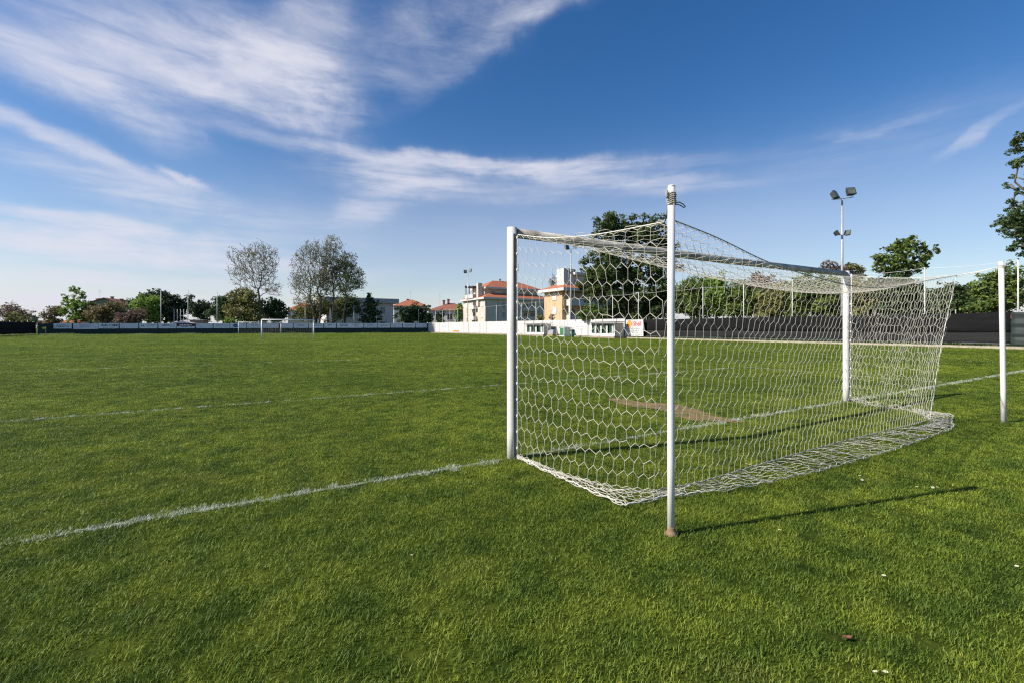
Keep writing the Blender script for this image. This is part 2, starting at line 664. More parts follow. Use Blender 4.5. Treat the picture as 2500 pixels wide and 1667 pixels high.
def scatter_object(name, pts, scl, group, material, nsrc, sheet=None):
    """points as loose vertices; optional sheet = list of quads (4 corners each) kept under them"""
    n = len(pts)
    verts = np.asarray(pts, float).reshape(-1, 3)
    loops, counts, ns = [], [], 0
    if sheet is not None:
        q = np.asarray(sheet, float).reshape(-1, 3)
        ns = len(q)
        loops = np.arange(ns)
        counts = np.full(ns // 4, 4)
        verts = np.concatenate([q, verts])
    me = np_mesh(name, verts, loops, counts)
    N_ = ns + n
    S = np.ones((N_, 3))
    S[ns:] = scl
    R = np.zeros((N_, 3))
    R[ns:, 2] = RNG.random(n) * 2 * np.pi
    R[ns:, 0] = RNG.normal(0, 0.09, n)
    R[ns:, 1] = RNG.normal(0, 0.09, n)
    sel = np.zeros(N_, bool)
    sel[ns:] = True
    a = me.attributes.new('scl', 'FLOAT_VECTOR', 'POINT')
    a.data.foreach_set('vector', S.astype(np.float32).ravel())
    a = me.attributes.new('rot', 'FLOAT_VECTOR', 'POINT')
    a.data.foreach_set('vector', R.astype(np.float32).ravel())
    a = me.attributes.new('pick', 'INT', 'POINT')
    a.data.foreach_set('value', RNG.integers(0, nsrc, N_).astype(np.int32))
    a = me.attributes.new('sel', 'BOOLEAN', 'POINT')
    a.data.foreach_set('value', sel)
    o = link(name, me, material)
    md = o.modifiers.new('scatter', 'NODES')
    md.node_group = group
    return o


def to_un(xy):
    dx, dy = xy[:, 0] - OX, xy[:, 1] - OY
    return dx * UX + dy * UY, dx * NX + dy * NY


GOALW = 7.42
BOXU0, BOXU1, BOXN = -6.0, GOALW + 5.5, 5.5
PENU0, PENU1, PENN = -16.5, GOALW + 16.5, 16.5
LINES = {  # name: list of (u0,n0,u1,n1), half width, blade strength
    'goal_line_marking': ([(-40, 0, -0.12, 0), (0.14, 0, 2.7, 0), (2.7, 0, 5.0, 0), (5.0, 0, GOALW - 0.12, 0),
                           (GOALW + 0.12, 0, 40, 0)], 0.055),
    'goal_area_marking': ([(BOXU0, 0, BOXU0, BOXN), (BOXU0, BOXN, BOXU1, BOXN), (BOXU1, BOXN, BOXU1, 0)], 0.05),
    'penalty_area_marking': ([(PENU0, 0, PENU0, PENN), (PENU0, PENN, PENU1, PENN), (PENU1, PENN, PENU1, 0)], 0.05),
}


def seg_dist(u, n, s):
    u0, n0, u1, n1 = s
    du, dn = u1 - u0, n1 - n0
    L2 = du * du + dn * dn
    t = np.clip(((u - u0) * du + (n - n0) * dn) / L2, 0, 1)
    return np.hypot(u - (u0 + t * du), n - (n0 + t * dn))


def dirt_amount(u, n):
    """bare goal mouth"""
    e = ((u - 3.82 + 0.12 * np.sin(n * 4)) / 0.50) ** 2 + ((n - 1.15) / 1.35) ** 2
    return np.clip(0.80 - 0.62 * e, 0, 0.62)


NFARV = 113.0


def grass_field():
    rings = [(0.2, 4.2, 420, 1.0, 1.0), (4.2, 8, 280, 1.1, 1.0), (8, 14, 190, 1.2, 1.0), (14, 24, 84, 1.7, 1.05),
             (24, 44, 26, 3.6, 1.1), (44, 75, 13, 6.0, 1.2), (75, 128, 5.5, 9.0, 1.3)]
    P, S = [], []
    for r0, r1, dens, sxy, sz in rings:
        half = math.radians(62)
        area = half * (r1 * r1 - r0 * r0)
        k = int(area * dens)
        r = np.sqrt(RNG.random(k) * (r1 * r1 - r0 * r0) + r0 * r0)
        th = (RNG.random(k) * 2 - 1) * half
        xy = np.stack([r * np.sin(th), r * np.cos(th)], 1)
        u, n = to_un(xy)
        keep = (u < 40.8) & (n < NFARV)
        keep &= u > -35.7
        for nm, (segs, hw) in LINES.items():
            for s in segs:
                d = seg_dist(u, n, s)
                keep &= ~((d < hw * 1.0) & (RNG.random(k) < 0.5))
        keep &= RNG.random(k) > dirt_amount(u, n) * 0.97
        # worn edges of the goal line under the posts
        xy = xy[keep]
        m = len(xy)
        P.append(np.column_stack([xy, np.zeros(m)]))
        s = RNG.uniform(0.8, 1.25, m) * sxy
        S.append(np.column_stack([s, s, RNG.uniform(0.75, 1.2, m) * sz]))
    src = [tuft('tuft_a', 58, 0.085, 0.010, 0.024, M_BLADE), tuft('tuft_b', 58, 0.085, 0.009, 0.021, M_BLADE),
           tuft('tuft_c', 50, 0.075, 0.012, 0.033, M_BLADE), tuft('tuft_d', 64, 0.09, 0.008, 0.020, M_BLADE),
           tuft('tuft_e', 60, 0.08, 0.009, 0.024, M_BLADE), tuft('tuft_f', 44, 0.06, 0.010, 0.028, M_BLADE)]
    g = scatter_group('grass_scatter', src, False)
    o = scatter_object('grass', np.concatenate(P), np.concatenate(S), g, M_BLADE, len(src))
    o['kind'] = 'stuff'
    o['label'] = 'short green grass covering the football pitch'


grass_field()


def markings():
    src = [tuft('chalk_a', 40, 0.05, 0.012, 0.034, M_WBLADE), tuft('chalk_b', 40, 0.05, 0.010, 0.030, M_WBLADE)]
    g = scatter_group('marking_scatter', src, True)
    chalk = mat('chalk_sheet', (0.50, 0.52, 0.44), 0.9, col2=(0.09, 0.125, 0.03), vscale=22, contrast=(0.30, 0.52),
                bump=0.3)
    dens_by = {'goal_line_marking': 1.0, 'goal_area_marking': 0.50, 'penalty_area_marking': 0.22}
    for nm, (segs, hw) in LINES.items():
        P, S, Q = [], [], []
        for (u0, n0, u1, n1) in segs:
            L = math.hypot(u1 - u0, n1 - n0)
            du, dn = (u1 - u0) / L, (n1 - n0) / L
            dens = 300 * dens_by[nm]
            if nm == 'goal_line_marking' and u0 == 0.14:
                dens *= 0.45
            if nm == 'goal_line_marking' and u0 == 5.0:
                dens *= 0.6
            k = int(L * 2 * hw * dens)
            t = RNG.random(k) * L
            # breaks where the chalk has worn off
            wear = 0.55 + 0.45 * np.sin(t * 1.7 + 0.6) * np.sin(t * 0.53 + 1.1) + RNG.normal(0, 0.15, k)
            o = RNG.normal(0, hw * 0.62, k)
            uu, nn = u0 + du * t - dn * o, n0 + dn * t + du * o
            pos = np.stack([OX + UX * uu + NX * nn, OY + UY * uu + NY * nn, np.zeros(k)], 1)
            dist = np.hypot(pos[:, 0], pos[:, 1])
            keep = (pos[:, 1] > 0.2) & (np.abs(pos[:, 0]) < 1.7 * pos[:, 1] + 2) & (wear > 0.26) & (dist < 45)
            far = np.clip(dist / 9.0, 1, 3)
            pos, far = pos[keep], far[keep]
            P.append(pos)
            S.append(np.column_stack([far ** 0.5 * 1.0, far ** 0.5 * 1.0, RNG.uniform(0.8, 1.25, len(far))]))
            w = hw * (0.5 if nm == 'goal_line_marking' else 0.28)
            c = [(u0 - dn * w, n0 + du * w), (u0 + dn * w, n0 - du * w), (u1 + dn * w, n1 - du * w), (u1 - dn * w, n1 + du * w)]
            zz = 0.004 + 0.002 * (abs(dn) > 0.5)
            Q += [tuple(W(a, b, zz)) for a, b in c]
        o = scatter_object(nm, np.concatenate(P), np.concatenate(S), g, chalk, len(src), Q)
        struct(o)
    # bare earth in the goal mouth
    soil = mat('bare_soil', (0.265, 0.15, 0.085), 0.95, col2=(0.12, 0.12, 0.04), vscale=5, contrast=(0.45, 0.60), bump=0.9, bscale=25)
    pts = []
    rgd = random.Random(4)
    kk = 220
    rr = [1 + 0.13 * math.sin(3 * a + 1) + 0.1 * math.sin(7 * a) + 0.09 * math.sin(17 * a + 2) + 0.08 * math.sin(31 * a) + rgd.uniform(-0.09, 0.09)
          for a in [2 * math.pi * k / kk for k in range(kk)]]
    for k in range(kk):
        a = 2 * math.pi * k / kk
        r = rr[k]
        nn = 1.28 + 1.18 * r * math.sin(a)
        pts.append(W(3.82 - 0.12 * math.sin(nn * 4) + 0.36 * r * math.cos(a) * (1 - 0.35 * math.sin(a)), nn, 0.009))
    m = MB()
    c = [W(3.82, 1.15, 0.0095)]
    m.add(c + pts, [(0, 1 + k, 1 + (k + 1) % kk) for k in range(kk)])
    struct(m.build('bare_earth', soil))


markings()

# ------------------------------------------------------------------ the near goal
WHITE = mat('white_paint', (0.69, 0.67, 0.655), 0.38, col2=(0.50, 0.48, 0.45), vscale=3.0, contrast=(0.60, 0.78),
            bump=0.04, bscale=30)
WHITE2 = mat('white_paint_dull', (0.74, 0.74, 0.74), 0.45, col2=(0.60, 0.59, 0.57), vscale=5.0, contrast=(0.55, 0.8))
NETM = mat('net_cord', (0.64, 0.605, 0.52), 0.85, var=0.18, vscale=4)
ROPE = mat('grey_rope', (0.46, 0.43, 0.38), 0.9, var=0.45, vscale=40)
ROPEW = mat('white_rope', (0.72, 0.70, 0.64), 0.9, var=0.25, vscale=20)
RUST = mat('muddy_rust', (0.19, 0.11, 0.065), 0.9, col2=(0.32, 0.22, 0.15), vscale=14)


GREYCH = mat('channel_grey', (0.16, 0.155, 0.15), 0.6, var=0.4, vscale=8)
BARM = mat('weathered_shaded_bar', (0.46, 0.435, 0.40), 0.6, col2=(0.18, 0.16, 0.135), vscale=5.0, contrast=(0.42, 0.62), bump=0.1, bscale=30)  # dirty mottled paint, with the shade on the bar's rear darkened into the colour


def goal():
    g = thing('football_goal', 'large white football goal frame standing on the near goal line', 'goal',
              zframe(W(0, 0), ANG))
    r = 0.054
    for u in (0.0, GOALW):
        m = MB()
        m.tube([(u, 0, -0.05), (u, 0, 0.3), (u, 0, 1.4), (u, 0, 2.475)], r, 24)
        p = m.build('post', WHITE, g, True)
        for k in range(14):
            h = MB()
            z = 0.12 + k * 0.172
            yb = -r - 0.008
            sx = 0.022 if u == 0 else 0.0
            h.tube([(u + sx, -r + 0.012, z), (u + sx, yb - 0.006, z)], [0.008, 0.006], 6)
            h.tube([(u + sx, yb - 0.010, z - 0.016), (u + sx, yb - 0.012, z), (u + sx, yb - 0.010, z + 0.016)],
                   [0.007, 0.010, 0.007], 6)
            h.build('net_hook', WHITE2, p, True)
        h = MB()
        h.box(u - 0.016, u + 0.016, -r - 0.006, -r + 0.03, 0.03, 2.40)
        h.build('net_channel', GREYCH, p)
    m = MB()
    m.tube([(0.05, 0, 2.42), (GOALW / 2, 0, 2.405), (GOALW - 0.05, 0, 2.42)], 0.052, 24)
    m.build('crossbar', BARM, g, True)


goal()


def catmull(pts, t):
    """piecewise smooth interpolation of [(param, tuple)...]"""
    ks = [p[0] for p in pts]
    V = np.array([p[1] for p in pts], float)
    t = np.clip(np.asarray(t, float), ks[0], ks[-1])
    out = np.zeros((len(t), V.shape[1]))
    for d in range(V.shape[1]):
        # monotone-ish cubic hermite
        x, y = np.array(ks), V[:, d]
        m = np.gradient(y, x)
        i = np.clip(np.searchsorted(x, t) - 1, 0, len(x) - 2)
        h = x[i + 1] - x[i]
        s = (t - x[i]) / h
        out[:, d] = ((2 * s**3 - 3 * s**2 + 1) * y[i] + (s**3 - 2 * s**2 + s) * h * m[i]
                     + (-2 * s**3 + 3 * s**2) * y[i + 1] + (s**3 - s**2) * h * m[i + 1])
    return out


def hexnet(name, fn, cols, rows, parent, r=0.0021, a=0.16, jit=0.0, seed=1, material=None):
    """hexagonal netting over a surface fn(p, q) with p, q in 0..1; cols cells along p, rows along q"""
    rg = np.random.default_rng(seed)
    I, R = 2 * cols + 1, rows + 1
    ii, rr = np.meshgrid(np.arange(I), np.arange(R), indexing='ij')
    p = ii / (I - 1)
    sgn = np.where((ii + rr) % 2 == 0, 1.0, -1.0)
    q = rr + sgn * a
    q = np.clip(q / rows, 0, 1)
    jp = rg.normal(0, jit / cols, p.shape)
    jq = rg.normal(0, jit / rows, p.shape)
    edge = (ii == 0) | (ii == I - 1) | (rr == 0) | (rr == rows)
    jp[edge] = 0
    jq[edge] = 0
    P = fn((p + jp).ravel(), np.clip(q + jq, 0, 1).ravel()).reshape(I, R, 3)
    A, B = [], []
    A.append(P[:-1].reshape(-1, 3))
    B.append(P[1:].reshape(-1, 3))
    up = sgn[:, :-1] > 0
    A.append(P[:, :-1][up])
    B.append(P[:, 1:][up])
    me = segs_mesh(name, np.concatenate(A), np.concatenate(B), r, r, 4)
    return link(name, me, material or NETM, parent)


def net():
    t = thing('goal_net', 'white hexagonal mesh net hanging from the near goal and spilling onto the grass', 'net',
              zframe(W(0, 0), ANG))
    # local axes: x along goal line (u), y = -b behind the goal, z up
    def L(a):
        a = np.asarray(a, float)
        return np.column_stack([a[:, 0], -a[:, 1], a[:, 2]])

    back_top = [(0.0, (0.10, 2.03, 2.165)), (0.09, (0.68, 1.96, 2.115)), (0.22, (1.61, 1.87, 1.985)),
                (0.36, (2.65, 1.78, 1.915)), (0.52, (3.85, 1.68, 1.885)), (0.70, (5.13, 1.61, 1.96)),
                (0.84, (6.10, 1.60, 2.085)), (1.0, (7.28, 1.60, 2.23))]
    back_bot = [(0.0, (0.46, 1.55, 0.035)), (0.09, (1.0, 1.60, 0.03)), (0.22, (1.8, 1.58, 0.03)),
                (0.36, (2.65, 1.55, 0.03)), (0.52, (3.6, 1.55, 0.03)), (0.70, (4.75, 1.56, 0.03)),
                (0.84, (5.45, 1.58, 0.03)), (1.0, (6.26, 1.58, 0.03))]
    lt = [(0.0, (0.03, 0.075, 2.39)), (0.3, (0.03, 0.62, 2.265)), (0.65, (0.035, 1.32, 2.175)), (1.0, (0.06, 2.01, 2.145))]
    lb = [(0.0, (0.03, 0.075, 0.04)), (0.45, (0.09, 0.84, 0.035)), (0.75, (0.24, 1.28, 0.035)), (1.0, (0.46, 1.55, 0.035))]
    rt = [(0.0, (7.42, 0.075, 2.38)), (0.5, (7.38, 0.85, 2.26)), (1.0, (7.28, 1.60, 2.23))]
    rb = [(0.0, (7.42, 0.075, 0.04)), (0.2, (7.2, 0.30, 0.035)), (0.45, (6.98, 0.73, 0.035)), (0.72, (6.95, 1.14, 0.035)), (1.0, (6.26, 1.58, 0.03))]

    def loft(top, bot, bow, sagu):
        def f(p, q):
            # cells hang nearly plumb, so the sheet thins towards the top corner
            T, B = catmull(top, p), catmull(bot, p)
            X = T * (1 - q)[:, None] + B * q[:, None]
            X[:, 1] -= bow * np.sin(np.pi * q) * (0.35 + 0.65 * np.sin(np.pi * np.clip(p, 0, 1)))
            X[:, 0] += sagu * np.sin(np.pi * q) * np.sin(np.pi * p)
            X[:, 1] += 0.016 * np.sin(p * 31 + q * 9) * np.sin(np.pi * q)
            return L(X)
        return f
    hexnet('side_panel', loft(lt, lb, 0.0, 0.10), 16, 16, t, seed=3, jit=0.05, r=0.0024)
    hexnet('side_panel', loft(rt, rb, 0.0, -0.05), 14, 16, t, seed=4, jit=0.09, r=0.0021)
    hexnet('back_panel', loft(back_top, back_bot, 0.07, 0.0), 64, 15, t, seed=5, jit=0.035, r=0.0019)

    def roof(p, q):
        u0 = p
        F_ = np.column_stack([0.06 + u0 * (GOALW - 0.12), np.full_like(p, 0.04), 2.37 - 0.012 * np.sin(np.pi * p)])
        E = catmull(back_top, p)
        X = F_ * (1 - q)[:, None] + E * q[:, None]
        sag = 0.22 * np.clip(np.sin(np.pi * np.clip(p, 0, 1)), 0, 1) ** 0.6 + 0.03
        X[:, 2] -= sag * 4 * q * (1 - q) * 0.9
        # near side edge follows the side panel
        return L(X)
    hexnet('roof_panel', roof, 56, 13, t, seed=6, jit=0.08, r=0.0019)

    crease = [(0.0, (0.02, 0.08)), (0.10, (0.09, 0.80)), (0.17, (0.26, 1.33)), (0.21, (0.46, 1.55)), (0.25, (0.72, 1.59)),
              (0.40, (1.9, 1.58)), (0.55, (3.2, 1.55)), (0.74, (4.8, 1.56)), (0.90, (6.26, 1.58)), (0.95, (6.75, 1.35)),
              (1.0, (6.95, 1.10))]
    outer = [(0.0, (0.0, 0.10)), (0.10, (0.0, 0.90)), (0.17, (0.02, 1.50)), (0.19, (0.04, 1.64)), (0.22, (0.42, 1.68)),
             (0.25, (0.74, 1.77)), (0.40, (2.0, 1.95)), (0.55, (3.4, 2.00)), (0.74, (5.1, 1.97)), (0.85, (6.05, 1.90)),
             (0.91, (6.60, 1.72)), (0.95, (7.05, 1.62)), (1.0, (7.12, 1.32))]

    def skirt(seed, z0, amp, qs):
        def f(p, q):
            A, B = catmull(crease, p), catmull(outer, p)
            q2 = q ** qs
            B = catmull(outer, np.clip(p + 0.018 * q * np.clip((p - 0.22) * 12, 0, 1), 0, 1))
            X = A * (1 - q2)[:, None] + B * q2[:, None]
            z = z0 + amp * (0.5 + 0.5 * np.sin(p * 97 + q * 5 + seed)) * np.sin(np.pi * q) + 0.012 * np.sin(p * 211 + q * 11)
            z = np.maximum(z, 0.022)
            return L(np.column_stack([X, z]))
        return f
    hexnet('ground_skirt', skirt(0, 0.032, 0.035, 1.0), 84, 5, t, seed=7, jit=0.14, r=0.0020)

    def corner_heap(p, q):
        return skirt(2, 0.028, 0.03, 0.7)(p * 0.24, q)
    hexnet('ground_skirt', corner_heap, 22, 4, t, seed=8, jit=0.42, r=0.0021)

    def far_heap(p, q):
        return skirt(3, 0.028, 0.04, 0.8)(0.80 + p * 0.20, q)
    hexnet('ground_skirt', far_heap, 22, 4, t, seed=9, jit=0.35, r=0.0021)

    def hem(p, q):
        # slack netting bunched along the foot of the far side
        B = catmull(rb, p)
        o = np.column_stack([0.10 * q + 0.04 * np.sin(p * 40), 0.06 * q, 0.03 + 0.07 * np.sin(np.pi * q) + 0.02 * np.sin(p * 60)])
        return L(B * [1, 1, 0] + o)
    hexnet('ground_skirt', hem, 24, 3, t, seed=10, jit=0.4, r=0.0021)

    def rope(name, pts, r, material, n=120, jit=0.0, seed=0):
        q = np.linspace(pts[0][0], pts[-1][0], n)
        P = catmull(pts, q)
        if P.shape[1] == 2:
            P = np.column_stack([P, np.full(n, 0.042)])
        rg = np.random.default_rng(seed)
        P = L(P + rg.normal(0, jit, P.shape))
        m = MB()
        m.tube([tuple(x) for x in P], r, 6)
        return m.build(name, material, t, True)
    rope('border_rope', back_top, 0.0042, ROPE)
    rope('border_rope', lt, 0.0045, ROPEW, 40)
    rope('border_rope', rt, 0.0045, ROPEW, 40)
    rope('border_rope', outer[:6], 0.0045, ROPEW, 90, 0.005, 3)
    rope('border_rope', outer[5:], 0.0028, ROPEW, 150, 0.008, 13)
    rope('border_rope', crease[3:-2], 0.0055, ROPE, 200, 0.003, 4)
    rope('border_rope', [(0, (7.28, 1.60, 2.23)), (0.5, (6.72, 1.58, 1.15)), (1, (6.26, 1.58, 0.04))], 0.004, ROPEW, 30)
    for u, dx in ((0.0, 0.022), (GOALW, 0.0)):
        rope('lacing_cord', [(0, (u + dx, 0.078, 0.05)), (0.5, (u + dx, 0.080, 1.2)), (1, (u + dx, 0.078, 2.38))], 0.0035,
             ROPEW, 20)


net()


def net_poles():
    p3, p4 = W(0.0, -2.115), W(7.19, -2.14)
    # near pole
    t = thing('net_support_pole', 'tall white net support pole nearest the camera, with a rope knotted at its top', 'pole',
              zframe(p3, 0))
    m = MB()
    m.tube([(0, 0, -0.05), (0, 0, 0.5), (0, 0, 1.5), (0.003, 0, 2.355)], 0.0245, 20)
    m.build('pole_shaft', WHITE, t, True)
    m = MB()
    m.tube([(0.003, 0, 2.352), (0.003, 0, 2.362)], [0.0255, 0.0225], 20)
    m.build('pole_cap', WHITE2, t, True)
    m = MB()
    m.tube([(0, 0, -0.01), (0.004, 0, 0.014), (0.002, 0, 0.026), (0, 0, 0.042), (0, 0, 0.055)], [0.044, 0.038, 0.028, 0.0258, 0.0247], 18)
    m.build('base_collar', RUST, t, True)
    # rope round its top
    r = thing('knotted_rope', 'grey rope wound round the top of the near net pole and holding the net corner', 'rope',
              zframe(p3, 0))
    m = MB()
    pts = []
    for k in range(130):
        a = k * 0.30
        z = 2.315 - 0.085 * k / 130 + 0.006 * math.sin(k * 0.9)
        rr = 0.0285 + 0.002 * math.sin(k * 0.7)
        pts.append((rr * math.cos(a) + 0.003, rr * math.sin(a), z))
    m.tube(pts, 0.0042, 6)
    m.build('coil', ROPE, r, True)
    m = MB()
    m.tube([(-0.03, -0.012, 2.325), (-0.037, -0.02, 2.31), (-0.035, -0.02, 2.29), (-0.028, -0.018, 2.27)], 0.008, 6)
    m.build('knot', ROPE, r, True)
    m = MB()
    m.tube([(0.026, 0, 2.245), (0.055, 0, 2.25), (0.085, 0, 2.235), (0.098, 0, 2.217), (0.092, 0.006, 2.213),
            (0.070, 0.006, 2.228), (0.045, 0.004, 2.236), (0.026, 0, 2.238)], 0.0038, 6)
    m.build('loose_loop', mat('dark_rope', (0.12, 0.11, 0.10), 0.9), r, True)
    c3a = W(0.06, -2.01, 2.145) - p3
    c3b = W(0.10, -2.03, 2.165) - p3
    m = MB()
    m.tube([(-0.02, 0.01, 2.24), tuple(c3a * 0.45 + Vector((-0.012, 0, 2.20)) * 0.55), tuple(c3a)], 0.004, 6)
    m.tube([(-0.02, 0.0, 2.24), tuple(c3a * 0.45 + Vector((-0.020, 0, 2.195)) * 0.55), tuple(c3a)], 0.003, 6)
    m.tube([(0.02, 0.01, 2.24), tuple(c3b * 0.5 + Vector((0.016, 0, 2.20)) * 0.5), tuple(c3b)], 0.004, 6)
    m.build('tie', mat('dark_rope', (0, 0, 0)), r, True)
    # far pole
    t = thing('net_support_pole', 'slightly leaning white net support pole at the right, behind the far goalpost', 'pole',
              zframe(p4, 0))
    m = MB()
    m.tube([(0, 0, -0.05), (-0.006, 0, 0.5), (-0.02, 0, 1.4), (-0.038, 0, 2.37)], 0.031, 20)
    m.build('pole_shaft', WHITE, t, True)
    m = MB()
    m.tube([(-0.038, 0, 2.366), (-0.038, 0, 2.377)], [0.032, 0.028], 20)
    m.build('pole_cap', WHITE2, t, True)
    r = thing('stretched_rope', 'pale rope stretched from the net to the right-hand net pole', 'rope', zframe(p4, 0))
    c4 = W(7.28, -1.60, 2.23) - p4
    top = Vector((-0.038, 0, 2.30))
    m = MB()
    m.tube([tuple(c4), tuple(c4.lerp(top, 0.5) - Vector((0, 0, 0.01))), tuple(top)], 0.0065, 6)
    m.tube([tuple(c4 + Vector((0, 0, -.03))), tuple(c4.lerp(top, 0.5) - Vector((0, 0, 0.022))), tuple(top)], 0.004, 6)
    m.build('line', ROPEW, r, True)
    m = MB()
    pts = []
    for k in range(60):
        a = k * 0.32
        pts.append((-0.038 + 0.034 * math.cos(a), 0.034 * math.sin(a), 2.325 - 0.05 * k / 60))
    m.tube(pts, 0.004, 6)
    m.build('coil', ROPEW, r, True)


net_poles()


# ------------------------------------------------------------------ far goals
WHITEF = mat('fresh_white_paint', (0.82, 0.82, 0.81), 0.4, var=0.06)


def far_goal(origin, width, height, depth, label, r=0.06, nety=True, colr=None):
    g = thing('football_goal', label, 'goal', zframe(origin, ANG))
    for u in (0, width):
        m = MB()
        m.tube([(u, 0, 0), (u, 0, height)], r, 12)
        m.build('post', WHITEF, g, True)
    m = MB()
    m.tube([(0, 0, height), (width, 0, height)], r * 0.97, 12)
    m.build('crossbar', WHITEF, g, True)
    for u in (0, width):
        m = MB()
        m.tube([(u, 0, height - 0.1), (u, depth * 0.6, height - 0.12), (u, depth, 0.03)], 0.02, 6)
        m.build('net_bracket', WHITE2, g, True)
    A, B = [], []
    for k in range(int(width / 0.25) + 1):
        u = min(k * 0.25, width)
        A += [(u, 0.05, height), (u, depth * 0.6, height - 0.2)]
        B += [(u, depth * 0.6, height - 0.2), (u, depth, 0.03)]
    nz = 9
    for j in range(nz + 1):
        f = j / nz
        y, z = depth * 0.6 + depth * 0.4 * f, (height - 0.2) * (1 - f) + 0.03 * f
        A.append((0, y, z))
        B.append((width, y, z))
        for u in (0, width):
            A.append((u, 0.05, height * (1 - f) + 0.03 * f))
            B.append((u, y, z))
    me = segs_mesh('net', A, B, 0.004, 0.004, 3)
    link('net', me, mat('far_net', (0.40, 0.36, 0.32), 0.9, var=0.2), g)


far_goal(Vector(((639 - CX) / F * 53.6, 53.6, 0)), 5.65, 2.33, 1.3,
         'smaller white training goal standing on the pitch in front of the far goal', 0.072)
far_goal(Vector(((582.3 - CX) / F * 88.9, 88.9, 0)), 7.42, 2.44, 2.0,
         'white football goal at the far end close to the banner fence', 0.06)

# ------------------------------------------------------------------ corner flag
cf = thing('corner_flag', 'small yellow corner flag in front of the green fence at far left', 'flag',
           zframe(Vector(((112 - CX) / F * 77, 77, 0)), ANG))
m = MB()
m.tube([(0, 0, 0), (0, 0, 1.5)], 0.03, 8)
m.build('flag_pole', mat('flag_pole_grey', (0.25, 0.25, 0.22), 0.6), cf, True)
m = MB()
m.add([(-0.02, 0.0, 1.5), (-0.25, 0.03, 1.52), (-0.50, -0.02, 1.45), (-0.48, 0.03, 1.22), (-0.25, -0.03, 1.15), (-0.02, 0, 1.12)],
      [(0, 1, 4, 5), (1, 2, 3, 4)])
m.build('flag_cloth', mat('yellow_cloth', (0.75, 0.60, 0.04), 0.8, var=0.2), cf)

# ------------------------------------------------------------------ far fence with banners
NFAR = 116.5
FENCE_U0, FENCE_U1 = -36.0, 42.0
GREEN_MESH = mat('dark_green_mesh', (0.010, 0.045, 0.034), 0.8, col2=(0.016, 0.030, 0.028), vscale=0.8, stretch=(1, 3, 1))
BLACK_MESH = mat('black_shade_cloth', (0.006, 0.0063, 0.007), 0.9, spec=0.15, col2=(0.012, 0.0122, 0.0135), vscale=1.2,
                 stretch=(0.4, 2.0, 1), bump=0.25, bscale=6)
GREY_MESH = mat('grey_shade_cloth', (0.016, 0.0165, 0.0175), 0.9, spec=0.15, col2=(0.026, 0.0265, 0.0275), vscale=1.0, stretch=(0.3, 2.5, 1), bump=0.3, bscale=5)
STEEL = mat('galvanised_steel', (0.48, 0.49, 0.50), 0.45, var=0.25, vscale=6, metallic=0.25)
DARK = mat('dark_metal', (0.03, 0.035, 0.033), 0.55)


def px_to_u(px, n=NFAR):
    k = (px - CX) / F
    # x = UX*u + NX*n ; y = OY + UY*u + NY*n
    return (k * (OY + NY * n) - NX * n) / (UX - k * UY)


def px_to_n(px, u):
    k = (px - CX) / F
    return (UX * u - k * (OY + UY * u)) / (k * NY - NX)


def far_fence():
    t = thing('boundary_fence', 'dark green mesh fence along the far end carrying a row of banners', 'fence',
              frame(W(FENCE_U0, NFAR, 0), (UX, UY, 0)))
    Lf = FENCE_U1 - FENCE_U0
    m = MB()
    n = 160
    rg = random.Random(3)
    v, f = [], []
    for i in range(n + 1):
        x = Lf * i / n
        zt = 2.15 + 0.45 * i / n
        lift = 0.10 + 0.22 * max(0, math.sin(i * 0.23) * math.sin(i * 0.071 + 1)) + rg.uniform(0, 0.05)
        v += [(x, lift, 0.02 * math.sin(i)), (x, (lift + zt) / 2, 0.03 * math.sin(i * 0.7)), (x, zt, 0)]
    for i in range(n):
        for k in range(2):
            a = i * 3 + k
            f.append((a, a + 3, a + 4, a + 1))
    m.add(v, f)
    o = m.build('mesh_cloth', GREEN_MESH, t)
    sd = o.modifiers.new('solid', 'SOLIDIFY')
    sd.thickness = 0.01
    for i in range(27):
        x = Lf * i / 26
        m = MB()
        m.tube([(x, 0, -0.06), (x, 2.25 + 0.45 * i / 26, -0.06)], 0.035, 8)
        m.build('fence_post', DARK, t, True)
    m = MB()
    m.tube([(0, 2.17, -0.06), (Lf, 2.62, -0.06)], 0.025, 6)
    m.build('top_rail', DARK, t)


far_fence()

BW = mat('banner_white', (0.82, 0.82, 0.83), 0.6, var=0.10, vscale=1.0)
BGREY = mat('banner_grey', (0.74, 0.74, 0.77), 0.6, var=0.12, vscale=1.0)
MAROON = mat('banner_maroon', (0.13, 0.025, 0.04), 0.6, var=0.2)
INK = mat('ink_dark', (0.03, 0.035, 0.06), 0.6)
INKG = mat('ink_grey', (0.26, 0.27, 0.32), 0.6)
INKB = mat('ink_blue', (0.05, 0.08, 0.28), 0.6)
INKR = mat('ink_red', (0.62, 0.03, 0.03), 0.55)
INKY = mat('ink_yellow', (0.85, 0.50, 0.03), 0.55)
INKO = mat('ink_orange', (0.75, 0.25, 0.06), 0.55)
INKT = mat('ink_teal', (0.05, 0.22, 0.26), 0.6)


def faint_lines(parent, w, h, rows, material, seed, x0=-0.42, x1=0.42, y0=0.2, y1=0.8):
    """rows of small illegible print on a board of w x h: short dashes of uneven length"""
    rg = random.Random(seed)
    m = MB()
    for r in range(rows):
        y = h * (y1 - (y1 - y0) * (r + 0.5) / rows)
        hh = h * (y1 - y0) / rows * 0.26
        x = w * (x0 + rg.uniform(0, 0.1))
        xe = w * (x1 - rg.uniform(0, 0.12))
        while x < xe:
            l = hh * rg.uniform(1.2, 5.0)
            m.box(x, min(x + l, xe), y - hh * rg.uniform(0.7, 1), y + hh, 0.008, 0.011)
            x += l + hh * rg.uniform(0.5, 1.6)
    m.build('lettering', material, parent)


